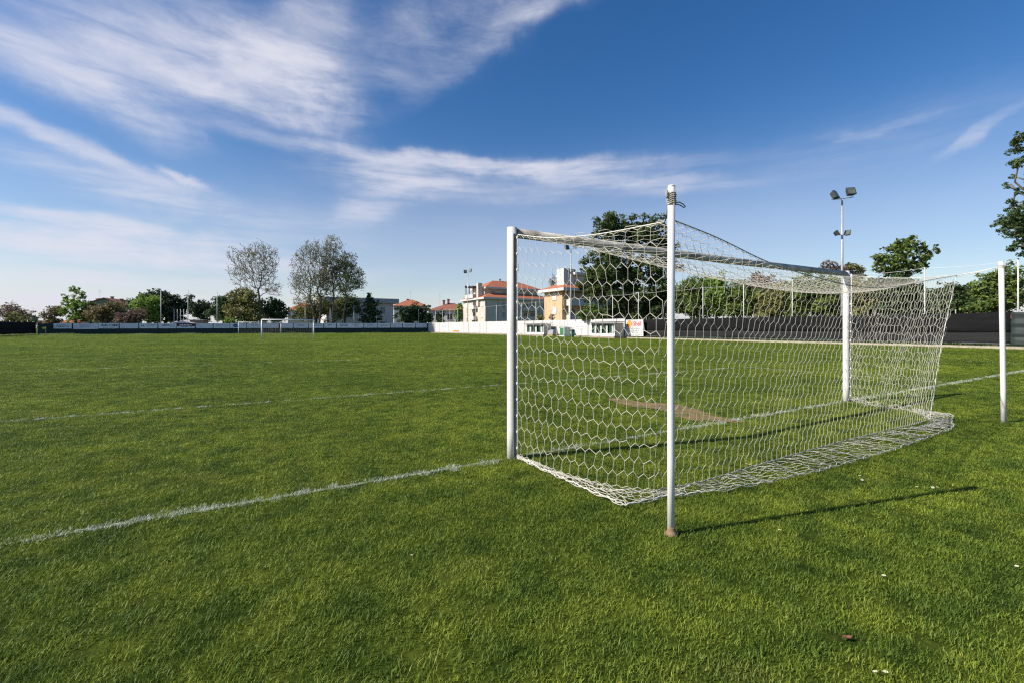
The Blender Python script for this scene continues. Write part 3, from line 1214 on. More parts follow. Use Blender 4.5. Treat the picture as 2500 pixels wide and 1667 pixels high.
def banners():
    B = [  # px left, px right, style, label
        (131.3, 175.5, 'lines', 'white banner with two lines of dark print, hung separately left of the others'),
        (179, 240, 'plain', 'wide pale banner just left of the AKOM banner'),
        (240.8, 289.8, 'akom', 'white banner reading AKOM in dark letters'),
        (292.5, 338, 'blank', 'blank pale banner just right of the AKOM banner'),
        (340.5, 384.5, 'logo_l', 'white banner with a dark mark at its left end, left of the oltre banner'),
        (387, 431, 'oltre', 'white banner reading oltre in dark letters'),
        (432.4, 476, 'maroon', 'maroon and white banner with pale lettering'),
        (478.5, 519.4, 'blank', 'blank pale banner just right of the maroon banner'),
        (521.5, 560.5, 'lines', 'pale banner with a line of grey print, left of the round blue emblem banner'),
        (562, 601, 'emblem', 'white banner with a round blue emblem'),
        (602.5, 640, 'plain', 'pale banner seen between the posts of the two far goals, right of the blue emblem'),
        (641, 680.5, 'blank', 'pale banner seen through the left half of the training goal'),
        (683.5, 715.6, 'blank', 'pale banner seen through the middle of the training goal'),
        (717.3, 752.6, 'plain', 'pale banner seen through the right half of the training goal'),
        (754.3, 789, 'teal', 'white banner with teal print behind the right post of the training goal'),
        (791, 820, 'logo_m', 'white banner with a small dark mark in its middle, right of the teal print banner'),
        (822, 887, 'purple', 'extra wide white banner with scattered purple and grey print'),
        (888.5, 920, 'plain', 'pale banner just right of the extra wide one'),
        (921.5, 951.7, 'lines', 'pale banner with grey lines of print, third left of the white wall corner but one'),
        (953.3, 982, 'blank', 'blank pale banner, third from the white wall corner'),
        (983.7, 1013, 'lines', 'pale banner with fine grey print, second from the white wall corner'),
        (1014.5, 1042, 'blank', 'bluish blank banner, last in the row beside the white wall corner'),
    ]
    B[18] = (921.5, 951.7, 'lines', 'pale banner with grey lines of print, fourth from the white wall corner')
    for i, (a, b, st, lab) in enumerate(B):
        u0, u1 = px_to_u(a), px_to_u(b)
        f = (u0 - FENCE_U0) / (FENCE_U1 - FENCE_U0)
        zt, zb = 2.22 + 0.42 * f, 1.20 + 0.20 * f
        if i == 1:
            zb -= 0.12
        w, h = u1 - u0, zt - zb
        t = thing('banner', lab, 'banner', frame(W((u0 + u1) / 2, NFAR - 0.12, zb), (UX, UY, 0)),
                  'sponsor banners on the far fence')
        m = MB()
        nseg = 6
        v, fc = [], []
        rg = random.Random(i)
        for k in range(nseg + 1):
            x = -w / 2 + w * k / nseg
            sag = 0.03 * math.sin(math.pi * k / nseg) * rg.uniform(0.2, 1)
            v += [(x, 0 - sag * 0.5, 0.02 * math.sin(k * 2 + i)), (x, h - sag, 0)]
        for k in range(nseg):
            fc.append((2 * k, 2 * k + 2, 2 * k + 3, 2 * k + 1))
        m.add(v, fc)
        base = BGREY if st in ('blank', 'plain') else BW
        cl = m.build('cloth', base, t)
        sd = cl.modifiers.new('solid', 'SOLIDIFY')
        sd.thickness = 0.012
        sd.offset = -1
        if st == 'akom':
            text('lettering', 'AKOM', 0.62, INK, t, 0.1, h * 0.58, 0.03, bold=0.006, sx=1.45)
            faint_lines(t, w, h, 1, INKG, 5, -0.35, 0.35, 0.08, 0.26)
        elif st == 'oltre':
            text('lettering', 'oltre', 0.50, INK, t, -0.35, h * 0.62, 0.03, bold=0.012, sx=1.25)
            faint_lines(t, w, h, 4, INKG, 6, 0.1, 0.48, 0.15, 0.85)
        elif st == 'maroon':
            mm = MB()
            mm.box(-w / 2, w / 2, h * 0.40, h, 0.024, 0.03)
            o = mm.build('maroon_panel', MAROON, t)
            faint_lines(t, w, h * 1.0, 1, BW, 8, -0.38, 0.42, 0.38, 0.86)
            for ch in t.children:
                if ch.name.startswith('lettering'):
                    ch.location.z = 0.03
            faint_lines(t, w, h, 1, INKB, 9, -0.4, 0.4, 0.10, 0.36)
        elif st == 'emblem':
            mm = MB()
            R = h * 0.36
            mm.prism([(R * 1.25 * math.cos(2 * math.pi * k / 24) - w * 0.16, h * 0.5 + R * math.sin(2 * math.pi * k / 24))
                      for k in range(24)], 0.024, 0.03)
            e = mm.build('emblem', INKB, t)
            mm = MB()
            mm.prism([(R * 0.5 * math.cos(2 * math.pi * k / 16) - w * 0.16, h * 0.5 + R * 0.35 * math.sin(2 * math.pi * k / 16))
                      for k in range(16)], 0.031, 0.034)
            mm.build('emblem_centre', INKG, e)
            faint_lines(t, w, h, 2, INKG, 12, 0.2, 0.48, 0.4, 0.9)
        elif st == 'lines':
            faint_lines(t, w, h, 2, INK if i == 0 else INKG, 20 + i, -0.42, 0.42, 0.25, 0.75)
        elif st == 'logo_l':
            faint_lines(t, w, h, 1, INKT, 30, -0.45, -0.2, 0.2, 0.8)
            faint_lines(t, w, h, 2, INKG, 31, -0.15, 0.45, 0.3, 0.8)
        elif st == 'logo_m':
            faint_lines(t, w, h, 1, INK, 32, -0.15, 0.15, 0.35, 0.8)
        elif st == 'teal':
            faint_lines(t, w, h, 2, INKT, 33, -0.4, 0.45, 0.35, 0.95)
        elif st == 'purple':
            faint_lines(t, w, h, 2, mat('ink_purple', (0.16, 0.12, 0.28), 0.6), 34, -0.45, 0.0, 0.3, 0.9)
            faint_lines(t, w, h, 3, INKG, 35, 0.08, 0.45, 0.2, 0.9)
        elif st == 'plain':
            faint_lines(t, w, h, 2, INKG, 36 + i, -0.3, 0.25, 0.3, 0.8)


banners()

# rough grass verge under the far fence
vm = MB()
rg = random.Random(5)
v, f = [], []
for i in range(261):
    u = -36 + 78 * i / 260
    hgt = max(0.02, 0.10 + 0.16 * math.sin(i * 0.21) * math.sin(i * 0.047 + 2) + rg.uniform(-0.03, 0.05))
    v += [tuple(W(u, NFAR - 1.3, 0.004)), tuple(W(u, NFAR - 0.75, hgt * 0.8)), tuple(W(u, NFAR - 0.35, hgt)), tuple(W(u, NFAR + 0.3, 0.004))]
for i in range(260):
    for k in range(3):
        a = i * 4 + k
        f.append((a, a + 4, a + 5, a + 1))
vm.add(v, f)
struct(vm.build('grass_verge', mat('rough_grass', (0.09, 0.14, 0.03), 0.95, col2=(0.05, 0.06, 0.03), vscale=1.2, bump=0.6)))
vm = MB()
vm.add([W(-36, NFAR - 3.1, 0.004), W(41.2, NFAR - 3.1, 0.004), W(41.2, NFAR - 1.3, 0.004), W(-36, NFAR - 1.3, 0.004)], [(0, 1, 2, 3)])
struct(vm.build('cinder_path', mat('cinder', (0.055, 0.045, 0.035), 0.95, col2=(0.11, 0.09, 0.07), vscale=0.9)))

# ------------------------------------------------------------------ left black screen
m = MB()


def screen_fence(label, u, n0, n1, h, facing, name='screen_fence', seams=(0.42,), roll=True, posts=True):
    """black shade cloth on posts along the side line; facing -1: towards -u"""
    L_ = abs(n1 - n0)
    if facing < 0:
        fr = frame(W(u, n1, 0), (-NX, -NY, 0))
    else:
        fr = frame(W(u, n0, 0), (NX, NY, 0))
    t = thing(name, label, 'fence', fr)
    rg = random.Random(int(n0 * 7))
    k = max(12, int(L_ * 3))
    for (z0, z1, off, nm) in ((0.30, h * 0.43, 0.03, 'lower_cloth'), (h * 0.40, h, 0.0, 'upper_cloth')):
        v, f = [], []
        for i in range(k + 1):
            x = L_ * i / k
            for j in range(5):
                s = j / 4
                z = z0 + (z1 - z0) * s
                b = off + 0.05 * math.sin(math.pi * s) * (0.6 + 0.4 * math.sin(x * 1.3)) + rg.uniform(-0.008, 0.008)
                if j in (0,):
                    z += 0.03 * math.sin(x * 0.9) + 0.02 * math.sin(x * 3.1)
                if j == 4:
                    z += 0.012 * math.sin(x * 1.3)
                v.append((x, z, b))
        for i in range(k):
            for j in range(4):
                a = i * 5 + j
                f.append((a, a + 5, a + 6, a + 1))
        mm = MB()
        mm.add(v, f)
        o = mm.build(nm, GREY_MESH if nm == 'lower_cloth' and roll else BLACK_MESH, t, True)
        sd = o.modifiers.new('solid', 'SOLIDIFY')
        sd.thickness = 0.012
        sd.offset = -1
    if roll:
        mm = MB()
        mm.tube([(L_ * i / 60, 0.30 + 0.02 * math.sin(i * 0.9), 0.09) for i in range(61)],
                [0.055 + 0.012 * math.sin(i * 1.7) for i in range(61)], 8)
        mm.build('rolled_hem', mat('grey_cloth_roll', (0.075, 0.082, 0.085), 0.7, var=0.4, vscale=2), t, True)
    x = 1.0
    while x < L_:
        mm = MB()
        mm.tube([(x, 0, -0.08), (x, h + rg.uniform(0.1, 0.4), -0.08)], 0.028, 8)
        mm.build('screen_post', STEEL, t, True)
        x += 2.45
    return t


screen_fence('black mesh screen along the left touchline at the far left edge', -36, 62, 115.5, 2.4, 1, 'screen_fence', roll=False)

# ------------------------------------------------------------------ right side: kerb, wall, screen
UW = 42.0
conc = mat('concrete_kerb', (0.46, 0.40, 0.32), 0.9, col2=(0.30, 0.26, 0.20), vscale=2.5, bump=0.4)
km = MB()
a0, b0 = -6.0, NFAR - 1
c = [(UW - 0.95, a0), (UW - 0.70, a0), (UW - 0.70, b0), (UW - 0.95, b0)]
v = [tuple(W(u, n, -0.02)) for u, n in c] + [tuple(W(u, n, 0.17)) for u, n in c]
km.add(v, [(3, 2, 1, 0), (4, 5, 6, 7), (0, 1, 5, 4), (1, 2, 6, 5), (2, 3, 7, 6), (3, 0, 4, 7)])
struct(km.build('kerb', conc))
sm = MB()
sm.add([W(UW - 0.70, a0, 0.004), W(UW + 5, a0, 0.004), W(UW + 5, b0, 0.004), W(UW - 0.70, b0, 0.004)], [(0, 1, 2, 3)])
struct(sm.build('weed_strip', mat('weedy_earth', (0.05, 0.075, 0.025), 0.95, col2=(0.12, 0.10, 0.06), vscale=1.0, bump=0.6)))

N_SHELL0, N_SHELL1 = px_to_n(1570, UW - 0.2), px_to_n(1529, UW - 0.2)
N_WALL_END = px_to_n(1526, UW)


def white_wall():
    t = thing('boundary_wall', 'long white boarded wall along the right touchline ending at the far corner', 'wall',
              frame(W(UW, NFAR + 0.3, 0), (-NX, -NY, 0)))
    L_ = NFAR + 0.3 - N_WALL_END
    P = mat('white_boards', (0.58, 0.55, 0.55), 0.6, col2=(0.45, 0.42, 0.41), vscale=0.7, stretch=(1, 0.25, 1), contrast=(0.5, 0.75))
    x, i = 0.0, 0
    rg = random.Random(8)
    while x < L_ - 0.05:
        w = min(rg.choice([2.9, 3.0, 3.1]), L_ - x)
        h = 2.72 - 0.12 * (x / L_)
        m = MB()
        m.box(x + 0.045, x + w - 0.045, 0.22, h + rg.uniform(-0.015, 0.015), -0.06, 0.0 + rg.uniform(0, 0.004))
        m.build('board', P, t)
        x += w
    m = MB()
    m.box(0, L_, 0.0, 0.22, -0.09, -0.012)
    m.build('plinth', mat('plinth_dark', (0.10, 0.085, 0.065), 0.9, col2=(0.30, 0.26, 0.2), vscale=0.8), t)
    m = MB()
    m.box(0, L_, 2.5, 2.58, -0.12, -0.07)
    m.box(0, L_, 1.2, 1.28, -0.12, -0.07)
    m.build('back_rail', STEEL, t)


white_wall()


def wall_board(px0, px1, z0, z1, label, u=UW - 0.05, name='advert_board', base=None):
    n0, n1 = px_to_n(px0, u), px_to_n(px1, u)
    w, h = n0 - n1, z1 - z0
    t = thing(name, label, 'sign', frame(W(u, (n0 + n1) / 2, z0), (-NX, -NY, 0)))
    m = MB()
    m.box(-w / 2, w / 2, 0, h, -0.03, 0.0)
    m.build('panel', base or BW, t)
    return t, w, h


t, w, h = wall_board(1078, 1093, 0.55, 2.3, 'faded white poster with grey print nearest the far corner of the white wall')
faint_lines(t, w, h, 4, INKG, 51, y0=0.1, y1=0.9)
t, w, h = wall_board(1106, 1120, 0.4, 2.5, 'white and lilac poster with an orange strip along its bottom', base=mat('poster_lilac', (0.72, 0.70, 0.78), 0.6))
m = MB()
m.box(-w / 2, w / 2, 0.02, h * 0.2, 0.001, 0.005)
m.build('orange_strip', INKO, t)
t, w, h = wall_board(1152, 1168, 0.35, 2.55, 'white poster with a grey heading and list of print on the white wall')
faint_lines(t, w, h * 1.0, 1, INKG, 52, -0.38, 0.4, 0.80, 0.98)
faint_lines(t, w, h, 5, INKG, 53, -0.35, 0.2, 0.1, 0.7)
t, w, h = wall_board(1204, 1224, 0.4, 2.4, 'white poster with a grey oval emblem left of the near goalpost')
m = MB()
for k in range(20):
    a, b = 2 * math.pi * k / 20, 2 * math.pi * (k + 1) / 20
    m.tube([(w * .34 * math.cos(a), h * .68 + h * .14 * math.sin(a), 0.006), (w * .34 * math.cos(b), h * .68 + h * .14 * math.sin(b), 0.006)], 0.02, 4)
m.build('oval_emblem', INKG, t)
faint_lines(t, w, h, 1, INKG, 54, -0.3, 0.3, 0.62, 0.74)
t, w, h = wall_board(1403, 1433, 0.45, 2.35, 'white notice board with four rows of grey print left of the larger dugout')
faint_lines(t, w, h, 4, INKG, 55, -0.46, 0.46, 0.05, 0.66)


def shell_board():
    u = UW - 0.55
    n0, n1 = px_to_n(1528, u), px_to_n(1570.5, u)
    w, z0, z1 = n0 - n1, 0.30, 2.42
    h = z1 - z0
    t = thing('advert_board', 'white board with a red and yellow scallop emblem reading Shell', 'sign',
              frame(W(u, (n0 + n1) / 2, z0), (-NX, -NY, 0)))
    m = MB()
    m.box(-w / 2, w / 2, 0, h, -0.04, 0.0)
    m.build('panel', mat('board_white', (0.64, 0.63, 0.64), 0.5, var=0.06, vscale=1.5), t)
    m = MB()
    for sx in (-1, 1):
        m.box(sx * w * 0.42 - 0.03, sx * w * 0.42 + 0.03, -z0, h - 0.05, -0.10, -0.042)
    m.build('board_leg', DARK, t)
    cx, cy, R = -w * 0.285, h * 0.745, w * 0.128

    def fan(r, sc):
        pts = []
        for k in range(33):
            a = math.radians(-40 + 260 * k / 32)
            rr = r * (1 + 0.035 * math.cos(k * math.pi / 2))
            pts.append((cx + rr * math.cos(a) * 1.0, cy + rr * math.sin(a) * 1.12))
        pts += [(cx - r * 0.42, cy - r * 1.18), (cx + r * 0.42, cy - r * 1.18)]
        return pts
    m = MB()
    m.prism(fan(R * 1.08, 1), 0.002, 0.006)
    e = m.build('scallop_outline', INKR, t)
    m = MB()
    m.prism(fan(R * 0.86, 1), 0.007, 0.010)
    m.build('scallop_fill', INKY, e)
    m = MB()
    for k in range(7):
        a = math.radians(18 + 144 * k / 6)
        m.tube([(cx, cy - R * 0.8, 0.012), (cx + R * 0.84 * math.cos(a), cy + R * 0.9 * math.sin(a), 0.012)], 0.012, 4)
    m.build('scallop_rib', INKR, e)
    text('lettering', 'Shell', 0.82, INKR, t, w * 0.165, h * 0.745, 0.006, bold=0.022, sx=0.92)
    text('lettering', 'SUPER SCONTO', 0.23, INK, t, -0.02, h * 0.45, 0.006, bold=0.002, sx=1.25)
    text('lettering', 'SUL FAI DA TE', 0.23, INK, t, -0.02, h * 0.335, 0.006, bold=0.002, sx=1.2)
    text('lettering', 'o SELF  24H', 0.23, INK, t, -0.02, h * 0.22, 0.006, bold=0.002, sx=1.25)
    m = MB()
    m.box(-w * 0.48, 0.0, h * 0.065, h * 0.09, 0.002, 0.005)
    m.build('foot_strip', INKG, t)
    m = MB()
    m.box(0.05, w * 0.46, h * 0.065, h * 0.09, 0.002, 0.005)
    m.build('foot_strip', mat('ink_green', (0.25, 0.42, 0.16), 0.6), t)


shell_board()

screen_fence('long black shade-cloth screen along the right touchline behind the goal', UW, 5.0, N_WALL_END - 0.25, 2.42, -1)
# gathered, folded end of the screen at the right edge
t = thing('folded_screen', 'greenish black cloth gathered in horizontal folds at the right edge of the screen', 'screen',
          frame(W(UW - 0.04, 4.95, 0), (-NX, -NY, 0)))
mm = MB()
v, f = [], []
for i in range(30):
    x = 9.0 * i / 29
    for j in range(41):
        s = j / 40
        z = 0.22 + 2.2 * s
        b = 0.06 + 0.07 * abs(math.sin(s * math.pi * 3.5 + 0.5 + 0.1 * math.sin(x * 1.1))) + 0.01 * math.sin(x * 2 + j)
        v.append((x, z, b))
for i in range(29):
    for j in range(40):
        a = i * 41 + j
        f.append((a, a + 41, a + 42, a + 1))
mm.add(v, f)
o = mm.build('folded_cloth', mat('greenish_cloth', (0.022, 0.034, 0.034), 0.7, var=0.3, vscale=2), t, True)
sd = o.modifiers.new('solid', 'SOLIDIFY')
sd.thickness = 0.012
mm = MB()
mm.tube([(0.2, 0, -0.03), (0.2, 2.5, -0.03)], 0.03, 8)
mm.build('end_post', STEEL, t, True)


# ------------------------------------------------------------------ dugouts
def dugout(px0, px1, u, depth, label, zroof, bays):
    n0, n1 = px_to_n(px0, u), px_to_n(px1, u)
    w = n0 - n1
    t = thing('dugout', label, 'dugout', frame(W(u, (n0 + n1) / 2, 0), (-NX, -NY, 0)))
    cream = mat('dugout_cream', (0.62, 0.58, 0.52), 0.8, col2=(0.45, 0.40, 0.35), vscale=2)
    base = mat('dugout_base', (0.42, 0.33, 0.29), 0.9, col2=(0.28, 0.22, 0.19), vscale=3)
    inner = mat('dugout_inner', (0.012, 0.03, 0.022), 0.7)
    m = MB()
    m.box(-w / 2 + 0.02, w / 2 - 0.02, 0.05, zroof - 0.02, -depth, -depth + 0.05)
    m.build('back_wall', inner, t)
    for s in (-1, 1):
        m = MB()
        m.box(s * (w / 2) - 0.03, s * (w / 2) + 0.03, 0.05, zroof - 0.02, -depth, -0.08)
        m.build('side_wall', cream, t)
        m = MB()
        m.box(s * (w / 2) - 0.05, s * (w / 2) + 0.05, 0.0, zroof - 0.02, -0.08, 0.0)
        m.build('front_post', WHITE2, t)
    m = MB()
    m.box(-w / 2 + 0.05, w / 2 - 0.05, 0.30, 0.62, -0.10, -0.03)
    m.build('front_panel', WHITE2, t)
    m = MB()
    m.box(-w / 2 - 0.12, w / 2 + 0.12, 0.0, 0.29, -depth, 0.14)
    m.build('plinth', base, t)
    m = MB()
    m.box(-w / 2 - 0.1, w / 2 + 0.1, 0.291, 0.33, 0.0, 0.16)
    m.build('step_edge', WHITE2, t)
    m = MB()
    m.box(-w / 2 + 0.05, w / 2 - 0.05, zroof - 0.24, zroof - 0.12, -0.09, -0.03)
    m.build('lintel', WHITE2, t)
    for k in range(bays):
        x = -w / 2 + (k + 0.5) * w / bays
        m = MB()
        ww = w / bays * 0.30
        m.box(x - ww / 2 + 0.1, x + ww / 2 + 0.1, 0.66, zroof - 0.34, -0.16, -0.13)
        m.build('window_pane', mat('cloudy_pane', (0.52, 0.54, 0.52), 0.25, var=0.15), t)
        m = MB()
        m.box(x - ww / 2 - w / bays * 0.32, x - ww / 2 - 0.02, 0.66, zroof - 0.34, -0.17, -0.14)
        m.build('green_shutter', mat('shutter_green', (0.012, 0.07, 0.045), 0.5, var=0.3), t)
    m = MB()
    m.box(-w / 2 + 0.1, w / 2 - 0.1, 0.45, 0.50, -depth + 0.1, -depth + 0.55)
    m.build('bench', mat('bench_wood', (0.16, 0.09, 0.06), 0.7), t)
    m = MB()
    ov = 0.55
    m.add([(-w / 2 - ov, zroof, 0.45), (w / 2 + ov * 0.5, zroof, 0.45), (w / 2 + ov * 0.5, zroof + 0.10, -depth - 0.1), (-w / 2 - ov, zroof + 0.10, -depth - 0.1),
           (-w / 2 - ov, zroof + 0.07, 0.45), (w / 2 + ov * 0.5, zroof + 0.07, 0.45), (w / 2 + ov * 0.5, zroof + 0.17, -depth - 0.1), (-w / 2 - ov, zroof + 0.17, -depth - 0.1)],
          [(3, 2, 1, 0), (4, 5, 6, 7), (0, 1, 5, 4), (1, 2, 6, 5), (2, 3, 7, 6), (3, 0, 4, 7)])
    m.build('roof', mat('dugout_roof', (0.10, 0.10, 0.10), 0.7, var=0.3), t)


dugout(1286, 1327, 39.7, 1.5, 'smaller covered dugout with dark openings just right of the near goalpost', 1.95, 3)
dugout(1444, 1500, 39.3, 1.6, 'larger covered dugout with green shutters seen through the net', 2.05, 4)


def hut():
    u = 39.9
    n0, n1 = px_to_n(1366, u), px_to_n(1377, u)
    w = n0 - n1
    t = thing('ticket_hut', 'small white hut with a green door and rounded roof between the two dugouts', 'hut',
              frame(W(u, (n0 + n1) / 2, 0), (-NX, -NY, 0)))
    h, d = 1.5, 1.5
    m = MB()
    arch = [(-w / 2, 0), (w / 2, 0), (w / 2, h - 0.15)] + [(w / 2 * math.cos(a), h - 0.15 + 0.25 * math.sin(a)) for a in
                                                         [math.pi * k / 10 for k in range(1, 10)]] + [(-w / 2, h - 0.15)]
    m.prism(arch, -d, 0)
    m.build('hut_body', mat('hut_white', (0.62, 0.62, 0.62), 0.6, var=0.15), t)
    m = MB()
    m.box(-w * 0.40, w * 0.40, 0.22, h - 0.12, 0.003, 0.03)
    m.build('door', mat('door_green', (0.05, 0.21, 0.09), 0.5, var=0.2), t)
    m = MB()
    m.tube([(w / 2 * 1.06 * math.cos(math.pi * k / 12), h - 0.15 + 0.29 * math.sin(math.pi * k / 12), 0.02) for k in range(13)], 0.05, 6)
    m.build('roof_rim', mat('hut_rim', (0.32, 0.34, 0.20), 0.7), t, True)
    t = thing('litter_bin', 'dark green litter bin beside the small hut', 'bin',
              zframe(W(39.6, px_to_n(1396, 39.6), 0), ANG))
    m = MB()
    m.tube([(0, 0, 0), (0, 0, 0.05), (0, 0, 0.92)], [0.30, 0.33, 0.40], 14)
    m.build('bin_body', mat('bin_green', (0.008, 0.10, 0.06), 0.45), t, True)
    m = MB()
    m.tube([(0, 0, 0.921), (0, 0, 0.99), (0, 0, 1.04)], [0.43, 0.43, 0.30], 14)
    m.build('bin_lid', mat('bin_lid', (0.006, 0.07, 0.045), 0.45), t, True)
    u = 40.3
    n0, n1 = px_to_n(1334, u), px_to_n(1349, u)
    w = n0 - n1
    t = thing('storage_chest', 'grey storage chest on a yellowish base beside the smaller dugout', 'chest',
              frame(W(u, (n0 + n1) / 2, 0), (-NX, -NY, 0)))
    m = MB()
    m.add([(-w / 2, 0.33, 0), (w / 2, 0.33, 0), (w / 2 - 0.15, 1.05, -0.25), (-w / 2 + 0.05, 1.05, -0.25),
           (-w / 2, 0.33, -0.9), (w / 2, 0.33, -0.9), (w / 2 - 0.15, 1.05, -0.8), (-w / 2 + 0.05, 1.05, -0.8)],
          [(0, 1, 2, 3), (5, 4, 7, 6), (1, 5, 6, 2), (4, 0, 3, 7), (3, 2, 6, 7), (4, 5, 1, 0)])
    m.build('chest_body', mat('chest_grey', (0.30, 0.29, 0.31), 0.6, var=0.2), t)
    m = MB()
    m.box(-w / 2 - 0.04, w / 2 + 0.04, 0.0, 0.325, -0.92, 0.04)
    m.build('chest_base', mat('chest_base', (0.33, 0.29, 0.12), 0.8, var=0.3), t)


hut()


# ------------------------------------------------------------------ floodlights
def floodlight(px, u, h, label, low, rotz, big=0.72, lowh=0.80):
    n = px_to_n(px, u)
    t = thing('floodlight_mast', label, 'floodlight', zframe(W(u, n), rotz), 'floodlight masts along the right touchline')
    m = MB()
    m.tube([(0, 0, 0), (0, 0, h * 0.5), (0, 0, h - 0.9)], [0.12, 0.10, 0.07], 10)
    m.build('mast', STEEL, t, True)
    m = MB()
    m.tube([(-1.0, 0, h - 0.95), (0, 0, h - 0.85), (1.0, 0, h - 0.70)], 0.04, 6)
    m.build('crossarm', STEEL, t)

    def lamp(x, z, s, tiltz, yaw):
        mm = MB()
        # tapered housing, opening towards -y
        R_ = Matrix.Translation((x, 0, z)) @ Matrix.Rotation(yaw, 4, 'Z') @ Matrix.Rotation(tiltz, 4, 'X')
        a, b, d = s / 2, s * 0.33, s * 0.55
        v = [(-a, -d / 2, -a), (a, -d / 2, -a), (a, -d / 2, a), (-a, -d / 2, a), (-b, d / 2, -b), (b, d / 2, -b), (b, d / 2, b), (-b, d / 2, b)]
        mm.add([R_ @ Vector(p) for p in v], [(0, 1, 2, 3), (5, 4, 7, 6), (1, 5, 6, 2), (4, 0, 3, 7), (3, 2, 6, 7), (4, 5, 1, 0)])
        o = mm.build('lamp_head', mat('lamp_housing', (0.045, 0.055, 0.05), 0.5, var=0.3), t)
        g = MB()
        c_ = s * 0.40
        v = [(-c_, -d / 2 - 0.012, -c_), (c_, -d / 2 - 0.012, -c_), (c_, -d / 2 - 0.012, c_), (-c_, -d / 2 - 0.012, c_)]
        g.add([R_ @ Vector(p) for p in v], [(0, 1, 2, 3)])
        g.build('lamp_glass', mat('lamp_glass', (0.13, 0.15, 0.13), 0.2, var=0.5, vscale=3), o)
    lamp(-0.70, h - 0.55, big, math.radians(-25), math.radians(35))
    lamp(0.72, h - 0.28, big, math.radians(-25), math.radians(-10))
    if low:
        zl = h * lowh
        m = MB()
        m.tube([(-0.5, 0, zl - 0.05), (0.5, 0, zl + 0.0)], 0.03, 6)
        m.build('crossarm', STEEL, t)
        lamp(-0.52, zl + 0.10, big * 0.66, math.radians(-30), math.radians(75))
        lamp(0.52, zl + 0.12, big * 0.66, math.radians(-25), math.radians(-60))


floodlight(2056, 43.6, 13.75, 'tall floodlight mast with two upper and two lower lamps right of the goal', True, 0.0, 0.74, 0.705)
floodlight(1394, 43.6, 15.0, 'floodlight mast seen through the net beside the orange apartment block', True, 0.0, 0.74, 0.70)
floodlight(1142, 43.6, 15.2, 'distant floodlight mast left of the near goalpost beside the red-roofed apartments', True, -0.4, 0.78, 0.72)


# ------------------------------------------------------------------ ball-stop net poles
def pole(pos, h, label, r=0.04, group='thin net poles beyond the pitch boundary', lamp=False, name='net_pole'):
    t = thing(name, label, 'pole', zframe(pos, 0), group)
    m = MB()
    m.tube([(0, 0, 0), (0, 0, h)], r, 8)
    m.build('pole_shaft', mat('pale_pole', (0.62, 0.62, 0.60), 0.5, var=0.15), t, True)
    m = MB()
    m.tube([(0, 0, h), (0, 0, h + 0.06)], [r * 1.3, r * 0.8], 8)
    m.build('pole_cap', DARK, t, True)
    if lamp:
        m = MB()
        m.box(-0.1, 0.5, -0.12, 0.12, h * 0.86, h * 0.86 + 0.25)
        m.build('pole_lamp', DARK, t)


ns = [4.76 + 4.88 * k for k in range(23)]
nwall = [n for n in ns if n > N_WALL_END]
for k, n in enumerate(ns):
    if n < N_WALL_END:
        lab = 'thin pale net pole behind the black screen, %s from the right' % ORD[k]
    else:
        lab = 'thin pale net pole behind the white wall, %s from its far corner' % ORD[len(ns) - 1 - k]
    pole(W(UW + 0.5, n), 6.0, lab, 0.042)
for k in range(6):
    u = UW - 5.75 * k - 2.5
    pole(W(u, NFAR + 0.8), 6.4, 'thin pale net pole behind the far banner fence, %s from the white wall corner' % ORD[k], 0.05)
for px, py, lab, lamp in ((393, 708, 'tall thin pole in front of the dark dome-shaped pine at left', False),
                          (459, 710, 'tall thin pole with a small lamp beside the row of flagpoles', True),
                          (530, 714, 'tall thin pole standing alone left of the ivy-covered tree', False)):
    u = px_to_u(px, NFAR + 1.0)
    p = W(u, NFAR + 1.0)
    pole(p, H + (HY - py) / F * p.y, lab, 0.06, lamp=lamp)
for k in range(5):
    px = 425 + 7.9 * k
    p = Vector(((px - CX) / F * 112, 112, 0))
    pole(p, 5.9, 'white flagpole without a flag, %s from the left in the row of five' % ORD[k], 0.05,
         'row of five bare flagpoles', name='flagpole')
# cable strung between the right-hand poles
t = thing('net_cable', 'thin pale cable strung along the tops of the net poles on the right', 'cable', zframe(W(0, 0), ANG))
m = MB()
pts = []
for k in range(len(ns) - 1):
    for j in range(4):
        s = j / 4
        pts.append((UW + 0.5, ns[k] + 4.88 * s, 5.95 - 0.5 * s * (1 - s)))
m.tube(pts, 0.012, 4)
m.build('wire', mat('pale_pole', (0, 0, 0)), t)


# ------------------------------------------------------------------ buildings
PLASTER = mat('plaster_cream', (0.60, 0.54, 0.46), 0.85, col2=(0.50, 0.45, 0.38), vscale=0.5, bump=0.1, bscale=8)
WHITEP = mat('plaster_white', (0.64, 0.61, 0.57), 0.85, var=0.12, vscale=0.5)
ORANGEP = mat('plaster_orange', (0.60, 0.42, 0.25), 0.85, col2=(0.54, 0.36, 0.20), vscale=0.4)
GREYP = mat('plaster_grey', (0.62, 0.60, 0.59), 0.85, var=0.15, vscale=0.4)
DULLP = mat('plaster_dull', (0.26, 0.27, 0.22), 0.85, var=0.2, vscale=0.4)
GLASS = mat('window_glass', (0.03, 0.035, 0.04), 0.12, spec=0.6)
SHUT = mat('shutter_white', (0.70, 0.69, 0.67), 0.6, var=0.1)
SHUTG = mat('shutter_greygreen', (0.30, 0.31, 0.30), 0.6, var=0.1)


